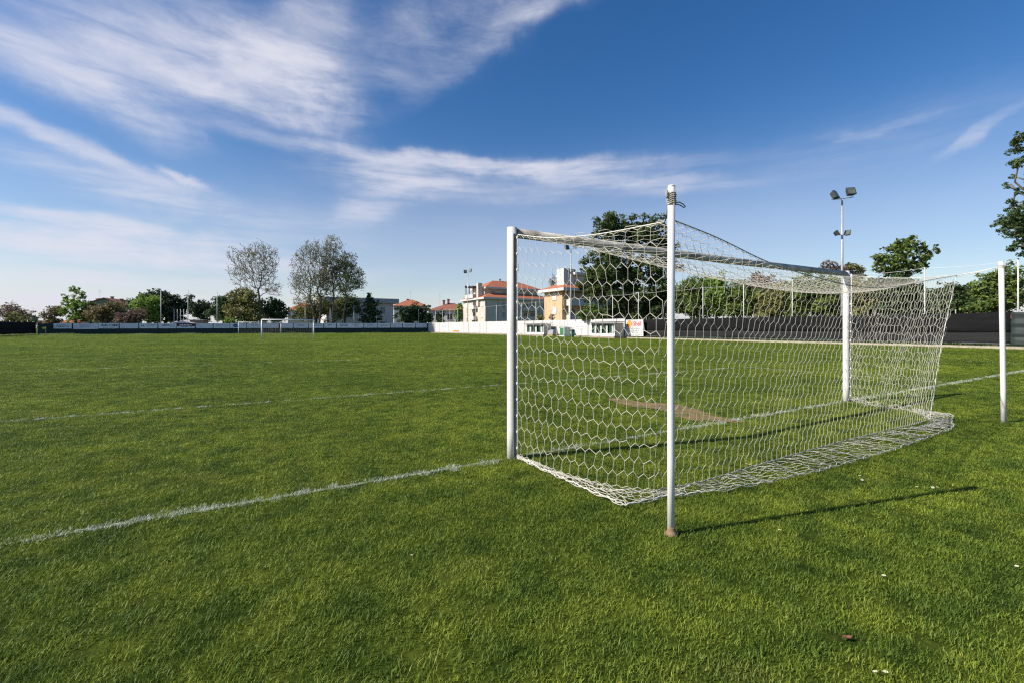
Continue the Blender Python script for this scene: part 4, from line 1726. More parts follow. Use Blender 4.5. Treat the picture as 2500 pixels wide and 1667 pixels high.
def tile_mat(name, c, c2):
    m = mat(name, c, 0.8, col2=c2, vscale=1.5)
    nt = m.node_tree
    p = nt.nodes['Principled BSDF']
    tc = nt.nodes.new('ShaderNodeTexCoord')
    wv = nt.nodes.new('ShaderNodeTexWave')
    wv.inputs['Scale'].default_value = 1.3
    wv.inputs['Distortion'].default_value = 0.6
    nt.links.new(tc.outputs['Object'], wv.inputs['Vector'])
    bp = nt.nodes.new('ShaderNodeBump')
    bp.inputs['Strength'].default_value = 0.5
    bp.inputs['Distance'].default_value = 0.08
    nt.links.new(wv.outputs['Fac'], bp.inputs['Height'])
    nt.links.new(bp.outputs['Normal'], p.inputs['Normal'])
    return m


TILE = tile_mat('roof_tile_orange', (0.46, 0.15, 0.07), (0.34, 0.11, 0.055))
TILEB = tile_mat('roof_tile_brown', (0.33, 0.13, 0.075), (0.22, 0.09, 0.06))


def hip_roof(mb, x0, x1, y0, y1, z, rise, ov=0.6, ridge=None):
    """closed hipped roof on rectangle (local axes x,y)"""
    x0, x1, y0, y1 = x0 - ov, x1 + ov, y0 - ov, y1 + ov
    w, d = x1 - x0, y1 - y0
    ins = min(w, d) / 2 if ridge is None else ridge
    if w >= d:
        r0, r1 = (x0 + ins, (y0 + y1) / 2, z + rise), (x1 - ins, (y0 + y1) / 2, z + rise)
        mb.add([(x0, y0, z), (x1, y0, z), (x1, y1, z), (x0, y1, z), r0, r1],
               [(0, 1, 5, 4), (1, 2, 5), (2, 3, 4, 5), (3, 0, 4), (3, 2, 1, 0)])
    else:
        r0, r1 = ((x0 + x1) / 2, y0 + ins, z + rise), ((x0 + x1) / 2, y1 - ins, z + rise)
        mb.add([(x0, y0, z), (x1, y0, z), (x1, y1, z), (x0, y1, z), r0, r1],
               [(0, 1, 4), (1, 2, 5, 4), (2, 3, 5), (3, 0, 4, 5), (3, 2, 1, 0)])


def window(parent, axis, fixed, c, z0, z1, w, shutter=None, sill=True):
    """window on a wall: axis 'y' = wall facing -y (n) at y=fixed, centre x=c; axis 'x' = wall facing -x at x=fixed, centre y=c"""
    def bx(mb, a0, a1, b0, b1, q0, q1):
        if axis == 'y':
            mb.box(a0, a1, fixed + b0, fixed + b1, q0, q1)
        else:
            mb.box(fixed + b0, fixed + b1, a0, a1, q0, q1)
    m = MB()
    bx(m, c - w / 2, c + w / 2, -0.03, 0.05, z0, z1)
    o = m.build('window', shutter or GLASS, parent)
    fr = MB()
    t_ = 0.07
    bx(fr, c - w / 2 - t_, c - w / 2, -0.06, 0.05, z0, z1)
    bx(fr, c + w / 2, c + w / 2 + t_, -0.06, 0.05, z0, z1)
    bx(fr, c - w / 2 - t_, c + w / 2 + t_, -0.06, 0.05, z1, z1 + t_)
    fr.build('frame', WHITEP, o)
    if sill:
        s = MB()
        bx(s, c - w / 2 - 0.12, c + w / 2 + 0.12, -0.14, 0.04, z0 - 0.09, z0)
        s.build('sill', WHITEP, o)
    return o


def antenna(parent, x, y, z, h):
    m = MB()
    m.tube([(x, y, z), (x, y, z + h)], 0.03, 5)
    for k in range(3):
        zz = z + h * (0.72 + 0.12 * k)
        m.tube([(x - 0.55 + 0.1 * k, y, zz), (x + 0.55 - 0.1 * k, y, zz)], 0.02, 4)
    m.build('antenna', STEEL, parent)


def balcony(parent, axis, fixed, a0, a1, z, depth, solid=True, material=None):
    def bx(mb, p0, p1, b0, b1, q0, q1):
        if axis == 'y':
            mb.box(p0, p1, fixed + b0, fixed + b1, q0, q1)
        else:
            mb.box(fixed + b0, fixed + b1, p0, p1, q0, q1)
    m = MB()
    bx(m, a0, a1, -depth, -0.004, z - 0.18, z)
    o = m.build('balcony', material or WHITEP, parent)
    r = MB()
    if solid:
        bx(r, a0, a1, -depth, -depth + 0.10, z + 0.003, z + 1.0)
        bx(r, a0, a0 + 0.1, -depth + 0.103, -0.01, z + 0.003, z + 1.0)
        bx(r, a1 - 0.1, a1, -depth + 0.103, -0.01, z + 0.003, z + 1.0)
        r.build('parapet', material or WHITEP, o)
    else:
        k = int((a1 - a0) / 0.22)
        for i in range(k + 1):
            a = a0 + (a1 - a0) * i / k
            bx(r, a - 0.02, a + 0.02, -depth, -depth + 0.04, z + 0.003, z + 0.95)
        bx(r, a0, a1, -depth - 0.01, -depth + 0.05, z + 0.953, z + 1.02)
        r.build('railing', DARK, o)
    return o


def block_b1():
    # corner nearest camera at u=60, n=117
    t = thing('apartment_building', 'cream apartment building with stepped red tiled roofs left of and behind the near goalpost',
              'building', zframe(W(60, 117), ANG))
    wl, dp = 24.0, 15.5
    m = MB()
    m.box(0, wl, 0, dp, 0, 9.9)
    m.build('wall', PLASTER, t)
    m = MB()
    m.box(-0.9, wl + 0.7, -0.9, dp + 0.7, 9.9, 10.45)
    m.build('eaves', WHITEP, t)
    m = MB()
    hip_roof(m, 0, wl, 0, dp, 10.45, 3.4, 0.85)
    m.build('roof', TILE, t)
    # attic storey
    m = MB()
    m.box(2.2, 21, 3.2, 12.5, 10.6, 13.3)
    m.build('attic_wall', PLASTER, t)
    m = MB()
    m.box(1.3, 22, 2.2, 13.4, 13.3, 13.85)
    m.build('attic_eaves', WHITEP, t)
    m = MB()
    hip_roof(m, 2.2, 21, 3.2, 12.5, 13.85, 2.6, 0.85)
    m.build('attic_roof', TILE, t)
    m = MB()
    m.box(-0.5, 0.9, 3.6, 4.8, 8.0, 15.0)
    m.build('chimney', PLASTER, t)
    m = MB()
    m.tube([(9.5, 7.8, 15.9), (9.5, 7.8, 16.9)], 0.22, 8)
    m.tube([(9.5, 7.8, 16.9), (9.5, 7.8, 17.15)], [0.42, 0.30], 8)
    m.build('flue', DARK, t)
    # roof terrace with pergola on the left
    m = MB()
    m.box(-1.2, 1.2, 6.0, 11.5, 10.5, 11.7)
    m.build('terrace_parapet', WHITEP, t)
    m = MB()
    for y in (6.2, 8.8, 11.3):
        m.box(-1.1, -0.9, y - 0.1, y + 0.1, 11.7, 14.0)
    m.box(-1.3, 2.2, 5.9, 11.6, 14.0, 14.22)
    m.build('pergola', mat('pergola_wood', (0.05, 0.04, 0.035), 0.7), t)
    # lit gable side (-x): window columns and loggias
    for z in (1.2, 4.5, 7.8):
        window(t, 'x', 0, 2.0, z, z + 1.7, 1.1, SHUT)
        balcony(t, 'x', 0, 5.2, 9.0, z - 0.6, 1.3, True)
        window(t, 'x', 0, 7.1, z - 0.5, z + 1.6, 2.2, None, False)
        window(t, 'x', 0, 12.8, z, z + 1.5, 1.1, SHUT)
    # shaded long side (-y)
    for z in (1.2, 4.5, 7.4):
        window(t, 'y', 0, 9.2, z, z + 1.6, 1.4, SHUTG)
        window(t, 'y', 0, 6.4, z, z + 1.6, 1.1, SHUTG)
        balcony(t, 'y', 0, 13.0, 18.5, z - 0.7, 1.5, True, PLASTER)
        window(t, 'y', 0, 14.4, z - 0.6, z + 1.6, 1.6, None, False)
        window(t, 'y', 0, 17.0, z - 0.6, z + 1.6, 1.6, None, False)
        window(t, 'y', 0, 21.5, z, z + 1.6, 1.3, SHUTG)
    for x in (4.5, 8.5, 12.5, 17.0):
        window(t, 'y', 3.2, x, 11.3, 12.7, 1.5, SHUTG)
    window(t, 'x', 2.2, 5.5, 11.2, 12.9, 1.2)
    for x in (4.4, 11.5, 19.6):
        m = MB()
        m.tube([(x, -0.07, 0.1), (x, -0.07, 9.85)], 0.05, 6)
        m.build('drainpipe', SHUTG, t)
    antenna(t, 15, 8, 16.0, 2.5)


block_b1()


def block_b2():
    t = thing('apartment_building', 'orange and white apartment block with balconies seen through the net', 'building',
              zframe(W(52, 68.2), ANG))
    wl, dp = 16.0, 6.2
    m = MB()
    m.box(0, wl, 0, dp, 0, 8.6)
    m.build('wall', ORANGEP, t)
    m = MB()
    m.box(-1.1, wl + 0.8, -1.9, dp + 0.8, 8.6, 9.15)
    m.build('eaves', WHITEP, t)
    m = MB()
    hip_roof(m, -0.4, wl, -1.0, dp, 9.15, 1.9, 0.65)
    m.build('roof', TILE, t)
    m = MB()
    m.box(0.6, 3.2, 0.3, 2.6, 9.2, 13.2)
    m.build('stair_tower', WHITEP, t)
    m = MB()
    m.box(3.3, 13, 0.4, 5.2, 9.6, 12.0)
    m.build('attic_wall', WHITEP, t)
    m = MB()
    m.box(2.8, 13.8, -0.6, 6, 12.0, 12.5)
    m.build('attic_eaves', WHITEP, t)
    for z in (1.4, 4.2, 7.0):
        window(t, 'x', 0, 2.6, z, z + 1.35, 1.25, SHUT)
    for z in (2.9, 5.9):
        balcony(t, 'y', 0, 0.9, 8.5, z, 1.6, True)
        balcony(t, 'y', 0, 9.2, 15.5, z, 1.6, True)
    for z in (0.4, 3.0, 6.0):
        for x in (2.4, 5.2, 7.6, 10.8, 13.6):
            window(t, 'y', 0, x, z, z + 2.2, 1.5, None, False)
    m = MB()
    for x in (0.75, 8.8, 15.6):
        m.box(x - 0.15, x + 0.15, -1.6, -1.3, 0, 8.59)
    m.build('pillar', WHITEP, t)
    m = MB()
    m.box(0.2, 3.0, -3.2, -2.9, 0, 1.6)
    m.build('garden_wall', WHITEP, t)


block_b2()


def simple_house(name, label, origin, w, d, eave, rise, wall, roof, wins=(), ang=ANG, ov=0.6, chim=(), flat=False, ant=None, gable=False):
    t = thing(name, label, 'house', zframe(origin, ang))
    m = MB()
    m.box(0, w, 0, d, 0, eave)
    m.build('wall', wall, t)
    if flat:
        m = MB()
        m.box(-1.2, w + 1.5, -1.2, d + 1, eave + 0.003, eave + rise)
        m.build('roof_fascia', roof, t)
    elif gable:
        m = MB()
        zt = eave + rise
        m.add([(0, 0, eave), (w, 0, eave), (w / 2, 0, zt - 0.15), (0, d, eave), (w, d, eave), (w / 2, d, zt - 0.15)],
              [(0, 1, 2), (4, 3, 5), (0, 2, 5, 3), (1, 4, 5, 2), (0, 3, 4, 1)])
        m.build('gable', wall, t)
        m = MB()
        k = ov * rise / (w / 2)
        for s in (0, 1):
            xa = -ov if s == 0 else w + ov
            m.add([(xa, -ov, eave - k), (w / 2, -ov, zt), (w / 2, d + ov, zt), (xa, d + ov, eave - k),
                   (xa, -ov, eave - k + 0.2), (w / 2, -ov, zt + 0.2), (w / 2, d + ov, zt + 0.2), (xa, d + ov, eave - k + 0.2)],
                  [(0, 1, 2, 3), (7, 6, 5, 4), (0, 4, 5, 1), (2, 6, 7, 3), (3, 7, 4, 0), (1, 5, 6, 2)])
        m.build('roof', roof, t)
    else:
        m = MB()
        hip_roof(m, 0, w, 0, d, eave + 0.003, rise, ov)
        m.build('roof', roof, t)
    for (ax, c, z, ww, hh, sh) in wins:
        window(t, ax, 0, c, z, z + hh, ww, sh)
    for (x, y, z, h) in chim:
        m = MB()
        m.box(x - 0.35, x + 0.35, y - 0.35, y + 0.35, z, z + h)
        m.box(x - 0.5, x + 0.5, y - 0.5, y + 0.5, z + h + 0.003, z + h + 0.18)
        m.build('chimney', TILEB, t)
    if ant:
        antenna(t, *ant)
    return t


simple_house('grey_house', 'grey flat-roofed house with a deep roof edge behind the dark fir', W(19, 140), 20, 12, 9.0, 1.45, GREYP,
             mat('fascia_grey', (0.40, 0.40, 0.43), 0.8, var=0.15),
             [('y', 16.6, 5.8, 1.5, 2.0, SHUTG), ('y', 16.6, 1.6, 1.8, 1.6, None), ('y', 9, 5.8, 1.5, 1.8, None), ('y', 4, 5.8, 1.5, 1.8, None)],
             flat=True, ant=(12, 6, 10.4, 4.0))
p = at(962, 800, 168)
simple_house('tiled_house', 'white house with a bright orange hipped roof right of the grey flat-roofed house', Vector((p.x, p.y, 0)), 12, 10, 9.4, 2.6,
             WHITEP, TILE, [('y', 3, 6.5, 1.3, 1.6, SHUT), ('y', 7, 6.5, 1.3, 1.6, None), ('x', 5, 6.5, 1.3, 1.6, SHUT)],
             ang=ANG - 0.3, ant=(6, 5, 11.5, 4), chim=((5, 5, 10.5, 1.6),))
p = at(1046, 800, 150)
simple_house('tiled_house', 'house with a brownish tiled roof and dark chimneys left of the cream apartments', Vector((p.x, p.y, 0)), 14, 12, 7.0, 2.7,
             GREYP, TILEB, [('y', 3, 4, 1.6, 1.8, None), ('y', 7, 4, 1.6, 1.8, None), ('y', 11, 4, 1.6, 1.8, None)],
             ang=ANG - 0.5, chim=((4.5, 5, 8.6, 1.9), (6.0, 5.5, 8.8, 2.1)), ant=(3.0, 6, 8.5, 4.5))
p = at(205, 800, 165)
simple_house('gabled_house', 'dull greenish house with a shallow gabled roof and chimneys behind trees at left', Vector((p.x, p.y, 0)), 12.5, 12, 9.8, 2.3,
             DULLP, TILEB, [('y', 3, 7.2, 1.2, 1.5, None), ('y', 8, 7.2, 1.2, 1.5, None)], ang=0.25, gable=True,
             chim=((2.6, 3, 10.4, 1.5), (3.4, 3, 10.5, 1.5), (6.6, 4, 11.9, 0.9), (9.6, 4, 10.8, 1.2)), ant=(2.2, 5, 11, 4.5))
p = at(144, 800, 170)
simple_house('small_house', 'small white and red house partly hidden behind the tall leafy tree at left', Vector((p.x, p.y, 0)), 5, 7, 3.2, 1.6, WHITEP, TILE,
             [('y', 2.5, 1.2, 1.2, 1.3, None)], ang=0.2)
p = at(703, 800, 150)
simple_house('tiled_house', 'house with a reddish roof showing between the dark round tree and the plane trees', Vector((p.x, p.y, 0)), 9, 8, 7.2, 2.6, GREYP, TILE,
             [('y', 2, 4, 1.2, 1.5, None), ('y', 5.5, 4, 1.2, 1.5, None)], ang=0.35)
p = at(2440, 800, 62)
simple_house('tiled_house', 'brown-roofed house glimpsed among the trees behind the screen at far right', Vector((p.x, p.y, 0)), 9, 8, 2.6, 1.5, DULLP, TILE,
             [('y', 3, 1.0, 1.2, 1.2, None)], ang=0.2)
# pinkish kiosk behind the banners
t = thing('kiosk', 'low pinkish kiosk behind the banner fence under the dark pines', 'kiosk', zframe(Vector(((463 - CX) / F * 120, 120, 0)), 0.2))
m = MB()
m.box(0, 3.2, 0, 3, 0, 3.3)
m.build('wall', mat('pink_plaster', (0.42, 0.30, 0.27), 0.85, var=0.15), t)
m = MB()
m.box(-0.2, 3.4, -0.2, 3.2, 3.303, 3.5)
m.build('roof', GREYP, t)
m = MB()
m.box(1.2, 2.1, -0.03, 0.02, 0, 2.1)
m.build('door', DARK, t)
# white canopy
t = thing('canopy', 'low white canopy roof showing just above the maroon banner', 'canopy', zframe(Vector(((412 - CX) / F * 114, 114, 0)), 0.2))
m = MB()
m.add([(0, 0, 2.5), (5, 0, 2.5), (5, 3, 2.5), (0, 3, 2.5), (2.5, 1.5, 3.1)], [(0, 1, 4), (1, 2, 4), (2, 3, 4), (3, 0, 4), (3, 2, 1, 0)])
m.build('canopy_roof', WHITEP, t)
m = MB()
for x, y in ((0.1, 0.1), (4.9, 0.1), (4.9, 2.9), (0.1, 2.9)):
    m.tube([(x, y, 0), (x, y, 2.49)], 0.05, 6)
m.build('canopy_leg', STEEL, t)


# ------------------------------------------------------------------ trees
def mst(root, trunk, attr, bf):
    """tree skeleton: minimum spanning tree with path-length balance"""
    nodes = [np.array(p, float) for p in [root] + trunk]
    par = [-1] + list(range(len(trunk)))
    plen = [0.0]
    for i in range(1, len(nodes)):
        plen.append(plen[-1] + np.linalg.norm(nodes[i] - nodes[i - 1]))
    start = max(1, int(len(trunk) * 0.45))
    A = np.asarray(attr, float)
    n = len(A)
    best = np.full(n, 1e9)
    bi = np.zeros(n, int)
    for k in range(start, len(nodes)):
        d = np.linalg.norm(A - nodes[k], axis=1) + bf * plen[k]
        mk = d < best
        best[mk] = d[mk]
        bi[mk] = k
    done = np.zeros(n, bool)
    for _ in range(n):
        j = int(np.argmin(np.where(done, 1e9, best)))
        done[j] = True
        pk = bi[j]
        nodes.append(A[j])
        par.append(pk)
        plen.append(plen[pk] + np.linalg.norm(A[j] - nodes[pk]))
        k = len(nodes) - 1
        d = np.linalg.norm(A - A[j], axis=1) + bf * plen[k]
        mk = (d < best) & ~done
        best[mk] = d[mk]
        bi[mk] = k
    return np.array(nodes), np.array(par)


BARK = mat('bark_brown', (0.11, 0.085, 0.065), 0.95, col2=(0.20, 0.17, 0.13), vscale=3)
BARKP = mat('bark_plane', (0.24, 0.21, 0.17), 0.95, col2=(0.10, 0.085, 0.07), vscale=2)
TWIG = mat('bark_twig', (0.17, 0.14, 0.11), 0.95, col2=(0.10, 0.08, 0.06), vscale=3)
LEAF = {
    'bright': leafmat('leaf_bright', (0.1324, 0.2269, 0.0378), (0.3215, 0.4538, 0.085)),
    'green': leafmat('leaf_green', (0.075, 0.135, 0.030), (0.225, 0.285, 0.065)),
    'dark': leafmat('leaf_dark', (0.0303, 0.0605, 0.0227), (0.1041, 0.1608, 0.0529), 0.2),
    'pine': leafmat('leaf_pine', (0.0265, 0.0492, 0.0227), (0.085, 0.1248, 0.0492), 0.15),
    'olive': leafmat('leaf_olive', (0.1324, 0.1418, 0.0416), (0.3593, 0.3404, 0.1135)),
    'tan': leafmat('leaf_tan', (0.13, 0.11, 0.055), (0.30, 0.25, 0.115)),
    'mauve': leafmat('leaf_mauve', (0.1418, 0.0945, 0.0794), (0.293, 0.1986, 0.1608)),
    'red': leafmat('leaf_red', (0.0756, 0.0227, 0.0265), (0.2269, 0.0567, 0.0662)),
    'poplar': leafmat('leaf_poplar', (0.045, 0.08, 0.024), (0.135, 0.185, 0.052)),
    'bud': leafmat('leaf_bud', (0.17, 0.155, 0.06), (0.34, 0.32, 0.12)),
    'blue': leafmat('leaf_bluegreen', (0.1135, 0.1608, 0.1135), (0.2458, 0.3026, 0.1891)),
}


def leaves(centers, spread, n, size, rg, flat=0.7):
    """n leaf quads scattered round the given centres"""
    ci = rg.integers(0, len(centers), n)
    off = rg.normal(0, 1, (n, 3))
    off /= np.maximum(np.linalg.norm(off, axis=1, keepdims=True), 1e-6)
    off *= (rg.random((n, 1)) ** 0.45)
    sp = np.asarray(spread)[ci] if np.ndim(spread) else np.full(n, spread)
    P = centers[ci] + off * sp[:, None] * np.array([1, 1, flat])
    a = rg.normal(0, 1, (n, 3))
    a /= np.linalg.norm(a, axis=1, keepdims=True)
    nr = off * 0.6 + rg.normal(0, 0.55, (n, 3)) + np.array([0, 0, 0.35])
    nr /= np.maximum(np.linalg.norm(nr, axis=1, keepdims=True), 1e-6)
    a = a - nr * np.sum(a * nr, 1, keepdims=True)
    a /= np.maximum(np.linalg.norm(a, axis=1, keepdims=True), 1e-6)
    b = np.cross(nr, a)
    s = size * (0.55 + 0.9 * rg.random(n))[:, None]
    V = np.stack([P - a * s * 0.6, P + b * s * 0.34 - a * s * 0.1, P + a * s * 0.6, P - b * s * 0.34 + a * s * 0.08], 1)
    tone = np.clip(rg.normal(0.45, 0.24, n) + (rg.random(len(centers))[ci] - 0.5) * 0.35, 0, 1)
    return V.reshape(-1, 3), tone


def tree(name, label, Y, tx, lobes, leaf='green', dens=1.0, size=0.4, seed=1, natt=90, bf=0.35, trunk_r=0.25, bark=None,
         lean=0.0, cl=None, group=None, minr=0.03, clump=0.40, cat='tree', bare=False, trunk_top=None, flat=0.7, z_base=0.0):
    """lobes: crown masses (centre and half-size in photo px at distance Y, which gives their real size in metres)"""
    rg = np.random.default_rng(seed)
    if natt < 400:
        natt = int(natt * 1.7)
        dens *= 1.45
    base = np.array([(tx - CX) / F * Y, Y, z_base])
    mp = Y / F
    LB = []
    for k, lb in enumerate(lobes):
        px, py, rx, ry = lb[:4]
        dy = lb[4] if len(lb) > 4 else rg.uniform(-0.5, 0.5) * rx * mp * 0.6
        c = np.array([(px - CX) / F * Y, Y + dy, max(H + (HY - py) / F * Y, 0.3)])
        LB.append((c, np.array([rx * mp, (rx * 0.55 + ry * 0.45) * mp, ry * mp])))
    top = max(c[2] + r[2] * 0.6 for c, r in LB)
    cen = np.mean([c for c, r in LB], axis=0)
    zt = trunk_top if trunk_top else base[2] + (cen[2] - base[2]) * 0.85
    trunk = []
    nt_ = 6
    for k in range(1, nt_ + 1):
        s = k / nt_
        trunk.append((base[0] + (cen[0] - base[0]) * 0.5 * s ** 1.6 + rg.normal(0, trunk_r * 0.25),
                      base[1] + rg.normal(0, trunk_r * 0.25), base[2] + (zt - base[2]) * s))
    vol = np.array([r[0] * r[2] for c, r in LB])
    share = vol / vol.sum()
    att, sub, spread = [], [], []
    for (c, r), sh in zip(LB, share):
        k = max(4, int(natt * sh))
        d = rg.normal(0, 1, (k, 3))
        d /= np.linalg.norm(d, axis=1, keepdims=True)
        rad = rg.random((k, 1)) ** (0.36)
        bump = rg.normal(0, 1, (9, 3))
        bump /= np.linalg.norm(bump, axis=1, keepdims=True)
        reach = 0.70 + 0.50 * np.clip((d @ bump.T).max(axis=1, keepdims=True), 0, 1) ** 6
        att.append(c + d * rad * r * reach)
    att = np.concatenate(att)
    att[:, 2] = np.maximum(att[:, 2], base[2] + 0.25)
    nodes, par = mst(base, trunk, att, bf)
    # radii from the number of carried tips
    w = np.zeros(len(nodes))
    child = np.zeros(len(nodes), int)
    for i in range(1, len(nodes)):
        child[par[i]] += 1
    order = list(range(len(nodes) - 1, 0, -1))
    w[child == 0] = 1.0
    for i in order:
        w[par[i]] += w[i]
    tips = max(w[0], 1)
    rad = np.maximum(trunk_r * (w / tips) ** 0.46, minr)
    A, B, ra, rb = [], [], [], []
    for i in range(1, len(nodes)):
        p0, p1 = nodes[par[i]], nodes[i]
        L_ = np.linalg.norm(p1 - p0)
        r0 = min(rad[par[i]], rad[i] * 1.35)
        if i <= nt_:
            r0 = rad[par[i]] * (1.35 if i == 1 else 1.0)
            A.append(p0); B.append(p1); ra.append(r0); rb.append(rad[i])
            continue
        mid = (p0 + p1) / 2 + rg.normal(0, 0.07 * L_, 3) + np.array([0, 0, 0.05 * L_])
        A += [p0, mid]; B += [mid, p1]
        ra += [r0, (r0 + rad[i]) / 2]; rb += [(r0 + rad[i]) / 2, rad[i] * 0.8]
    t = thing(name, label, cat, zframe(Vector(base), 0), group)
    off = base[None]
    me = segs_mesh('trunk', np.array(A) - off, np.array(B) - off, ra, rb, 6)
    link('trunk', me, bark or BARK, t, True)
    # foliage
    area = sum(math.pi * r[0] * r[2] for c, r in LB)
    n = int(dens * 3.0 * area / (size * size * 0.42))
    n = min(n, 42000)
    tipn = nodes[nt_ + 1:]
    cl_r = clump * np.mean([min(r[0], r[2]) for c, r in LB]) if cl is None else cl
    sp = cl_r * rg.uniform(0.6, 1.35, len(tipn))
    V, tone = leaves(tipn - off, sp, n, size, rg, flat)
    V[:, 2] = np.maximum(V[:, 2], 0.05)
    k = len(V) // 4
    me = np_mesh('crown', V, np.arange(4 * k), np.full(k, 4), tone)
    link('crown', me, LEAF[leaf], t)
    return t


# far end, left to right
tree('bare_tree', 'thinly leaved brownish tree at the left edge above the black screen', 140, 30, [(20, 768, 34, 22), (52, 768, 26, 18), (30, 755, 20, 14)],
     'mauve', 0.55, 0.5, 11, 160, trunk_r=0.3)
tree('round_tree', 'rounded grey-green tree in front of the brownish tree at far left', 125, 46, [(46, 782, 26, 18), (30, 790, 20, 12)], 'olive', 1.0, 0.5, 12, 60)
tree('small_tree', 'small bluish-green tree near the left edge, between grey-green and red shrubs', 170, 76, [(75, 782, 13, 14), (88, 790, 12, 10)], 'blue', 1.0, 0.55, 13, 40)
tree('red_shrub', 'dark red shrub behind the bare green part of the fence', 120, 110, [(104, 792, 12, 10), (116, 791, 12, 12)], 'red', 1.2, 0.35, 14, 40, trunk_r=0.1, cat='shrub')
tree('orange_green_tree', 'small orange-green tree just right of the dark red shrub', 118, 130, [(122, 772, 20, 20), (138, 760, 18, 14), (130, 785, 20, 14)], 'tan', 0.95, 0.4, 15, 70)
tree('leafy_tree', 'bright green tree with several pointed tops left of the gabled house', 108, 186,
     [(176, 712, 7, 14), (192, 717, 8, 14), (203, 722, 6, 12), (160, 728, 7, 12), (178, 742, 20, 18), (198, 748, 20, 22), (180, 772, 24, 18), (205, 772, 20, 18), (162, 760, 10, 14)],
     'bright', 0.85, 0.42, 16, 130, trunk_r=0.28)
tree('olive_tree', 'wide olive-brown tree in front of the gabled house', 106, 258, [(250, 768, 42, 26), (276, 752, 28, 18), (232, 766, 26, 18), (292, 765, 20, 20)], 'tan', 0.95, 0.4, 17, 130)
tree('olive_tree', 'low yellow-green tree between the pointed green tree and the olive-brown tree', 110, 222, [(222, 768, 20, 24), (226, 750, 14, 14)], 'olive', 0.9, 0.4, 57, 60)
tree('mauve_shrub', 'reddish-brown bushy tree left of the bright green tree by the pine', 104, 320, [(315, 778, 30, 18), (335, 770, 20, 18)], 'mauve', 1.0, 0.38, 18, 80)
tree('stone_pine', 'large dark dome-shaped pine behind the two tall thin poles', 128, 405,
     [(395, 730, 55, 24), (425, 745, 42, 26), (360, 748, 38, 24), (445, 765, 26, 22), (400, 765, 50, 24)], 'pine', 1.25, 0.5, 19, 150, trunk_r=0.4)
tree('leafy_tree', 'bright yellow-green tree in front of the dark dome-shaped pine', 112, 362, [(358, 742, 26, 26), (366, 768, 28, 22), (378, 740, 16, 20)], 'bright', 0.9, 0.42, 20, 90)
tree('stone_pine', 'smaller round dark pine right of the flagpoles', 128, 492, [(492, 748, 27, 20), (495, 768, 28, 20), (478, 760, 18, 22)], 'pine', 1.25, 0.5, 21, 80, trunk_r=0.3)
tree('dark_tree', 'dark evergreen tree between the round pine and the ivy-covered tree', 126, 545, [(540, 738, 20, 20), (556, 735, 24, 22), (550, 765, 34, 24)], 'dark', 1.2, 0.5, 22, 90)
tree('ivy_tree', 'yellowish-green ivy-covered tree left of the tall bare tree', 114, 597, [(590, 728, 34, 26), (605, 745, 34, 26), (585, 765, 40, 22), (620, 770, 28, 22)], 'olive', 1.05, 0.42, 23, 140)
tree('low_shrub', 'pale green shrub behind the banner with the round blue emblem', 111, 560, [(560, 786, 20, 9), (580, 788, 18, 8)], 'bright', 0.9, 0.3, 58, 30, trunk_r=0.08, cat='shrub')
tree('plane_tree', 'tall nearly leafless plane tree standing alone left of the group', 117, 636,
     [(598, 630, 36, 36), (636, 616, 38, 26), (655, 640, 26, 42), (588, 668, 34, 28), (635, 668, 40, 34), (662, 704, 26, 24), (600, 712, 28, 24)],
     'bud', 0.13, 0.25, 24, 1700, 0.45, 0.26, BARKP, minr=0.042, cl=0.8, trunk_top=11)
tree('dark_tree', 'dark round tree behind the training goal', 121, 672, [(668, 748, 32, 26), (680, 768, 32, 24), (650, 768, 24, 22)], 'dark', 1.25, 0.48, 25, 100)
tree('understory_tree', 'olive-green lower tree under the plane tree group', 126, 770, [(742, 764, 34, 24), (775, 750, 36, 34), (815, 758, 34, 30)], 'olive', 0.8, 0.45, 26, 130)
tree('understory_tree', 'dull green lower tree behind the right-hand plane trunks', 128, 840, [(845, 752, 30, 32), (860, 735, 22, 20)], 'dark', 0.7, 0.45, 27, 80)
tree('plane_tree', 'half-bare plane tree with dark trunk at the left of the group', 116, 771,
     [(738, 640, 30, 56), (724, 690, 24, 30), (760, 612, 26, 30), (750, 690, 34, 40), (735, 735, 24, 20)], 'bud', 0.14, 0.25, 28, 1200, 0.45, 0.24, BARK, minr=0.04, cl=0.8, trunk_top=9)
tree('plane_tree', 'half-bare plane tree with dark trunk, second in the group', 117, 779,
     [(790, 630, 28, 44), (785, 690, 28, 40), (800, 660, 26, 36)], 'bud', 0.20, 0.26, 29, 1100, 0.45, 0.24, BARK, minr=0.04, cl=0.8, trunk_top=9)
tree('plane_tree', 'tallest plane tree with pale trunk in the middle of the group', 119, 810,
     [(812, 600, 24, 28), (822, 640, 34, 36), (808, 690, 34, 40), (838, 660, 32, 36)], 'bud', 0.30, 0.28, 30, 1100, 0.45, 0.22, BARKP, minr=0.04, cl=0.85, trunk_top=10)
tree('plane_tree', 'leafy plane tree with pale trunk at the right of the group', 118, 833,
     [(845, 650, 26, 36), (848, 695, 30, 30), (876, 668, 14, 18), (872, 692, 20, 22)], 'green', 0.42, 0.32, 31, 950, 0.45, 0.20, BARKP, minr=0.04, cl=0.85, trunk_top=9)
tree('fir_tree', 'dark drooping fir in front of the grey flat-roofed house', 121, 904, [(902, 728, 10, 12), (904, 745, 20, 16), (906, 763, 27, 16), (906, 780, 30, 14)], 'pine', 1.3, 0.45, 32, 90, trunk_r=0.22)
tree('round_tree', 'wide round-headed evergreen in front of the orange-roofed house', 128, 1008, [(995, 762, 30, 18), (1022, 760, 32, 20), (1008, 778, 44, 14), (1040, 775, 18, 16)], 'dark', 1.25, 0.45, 33, 120)
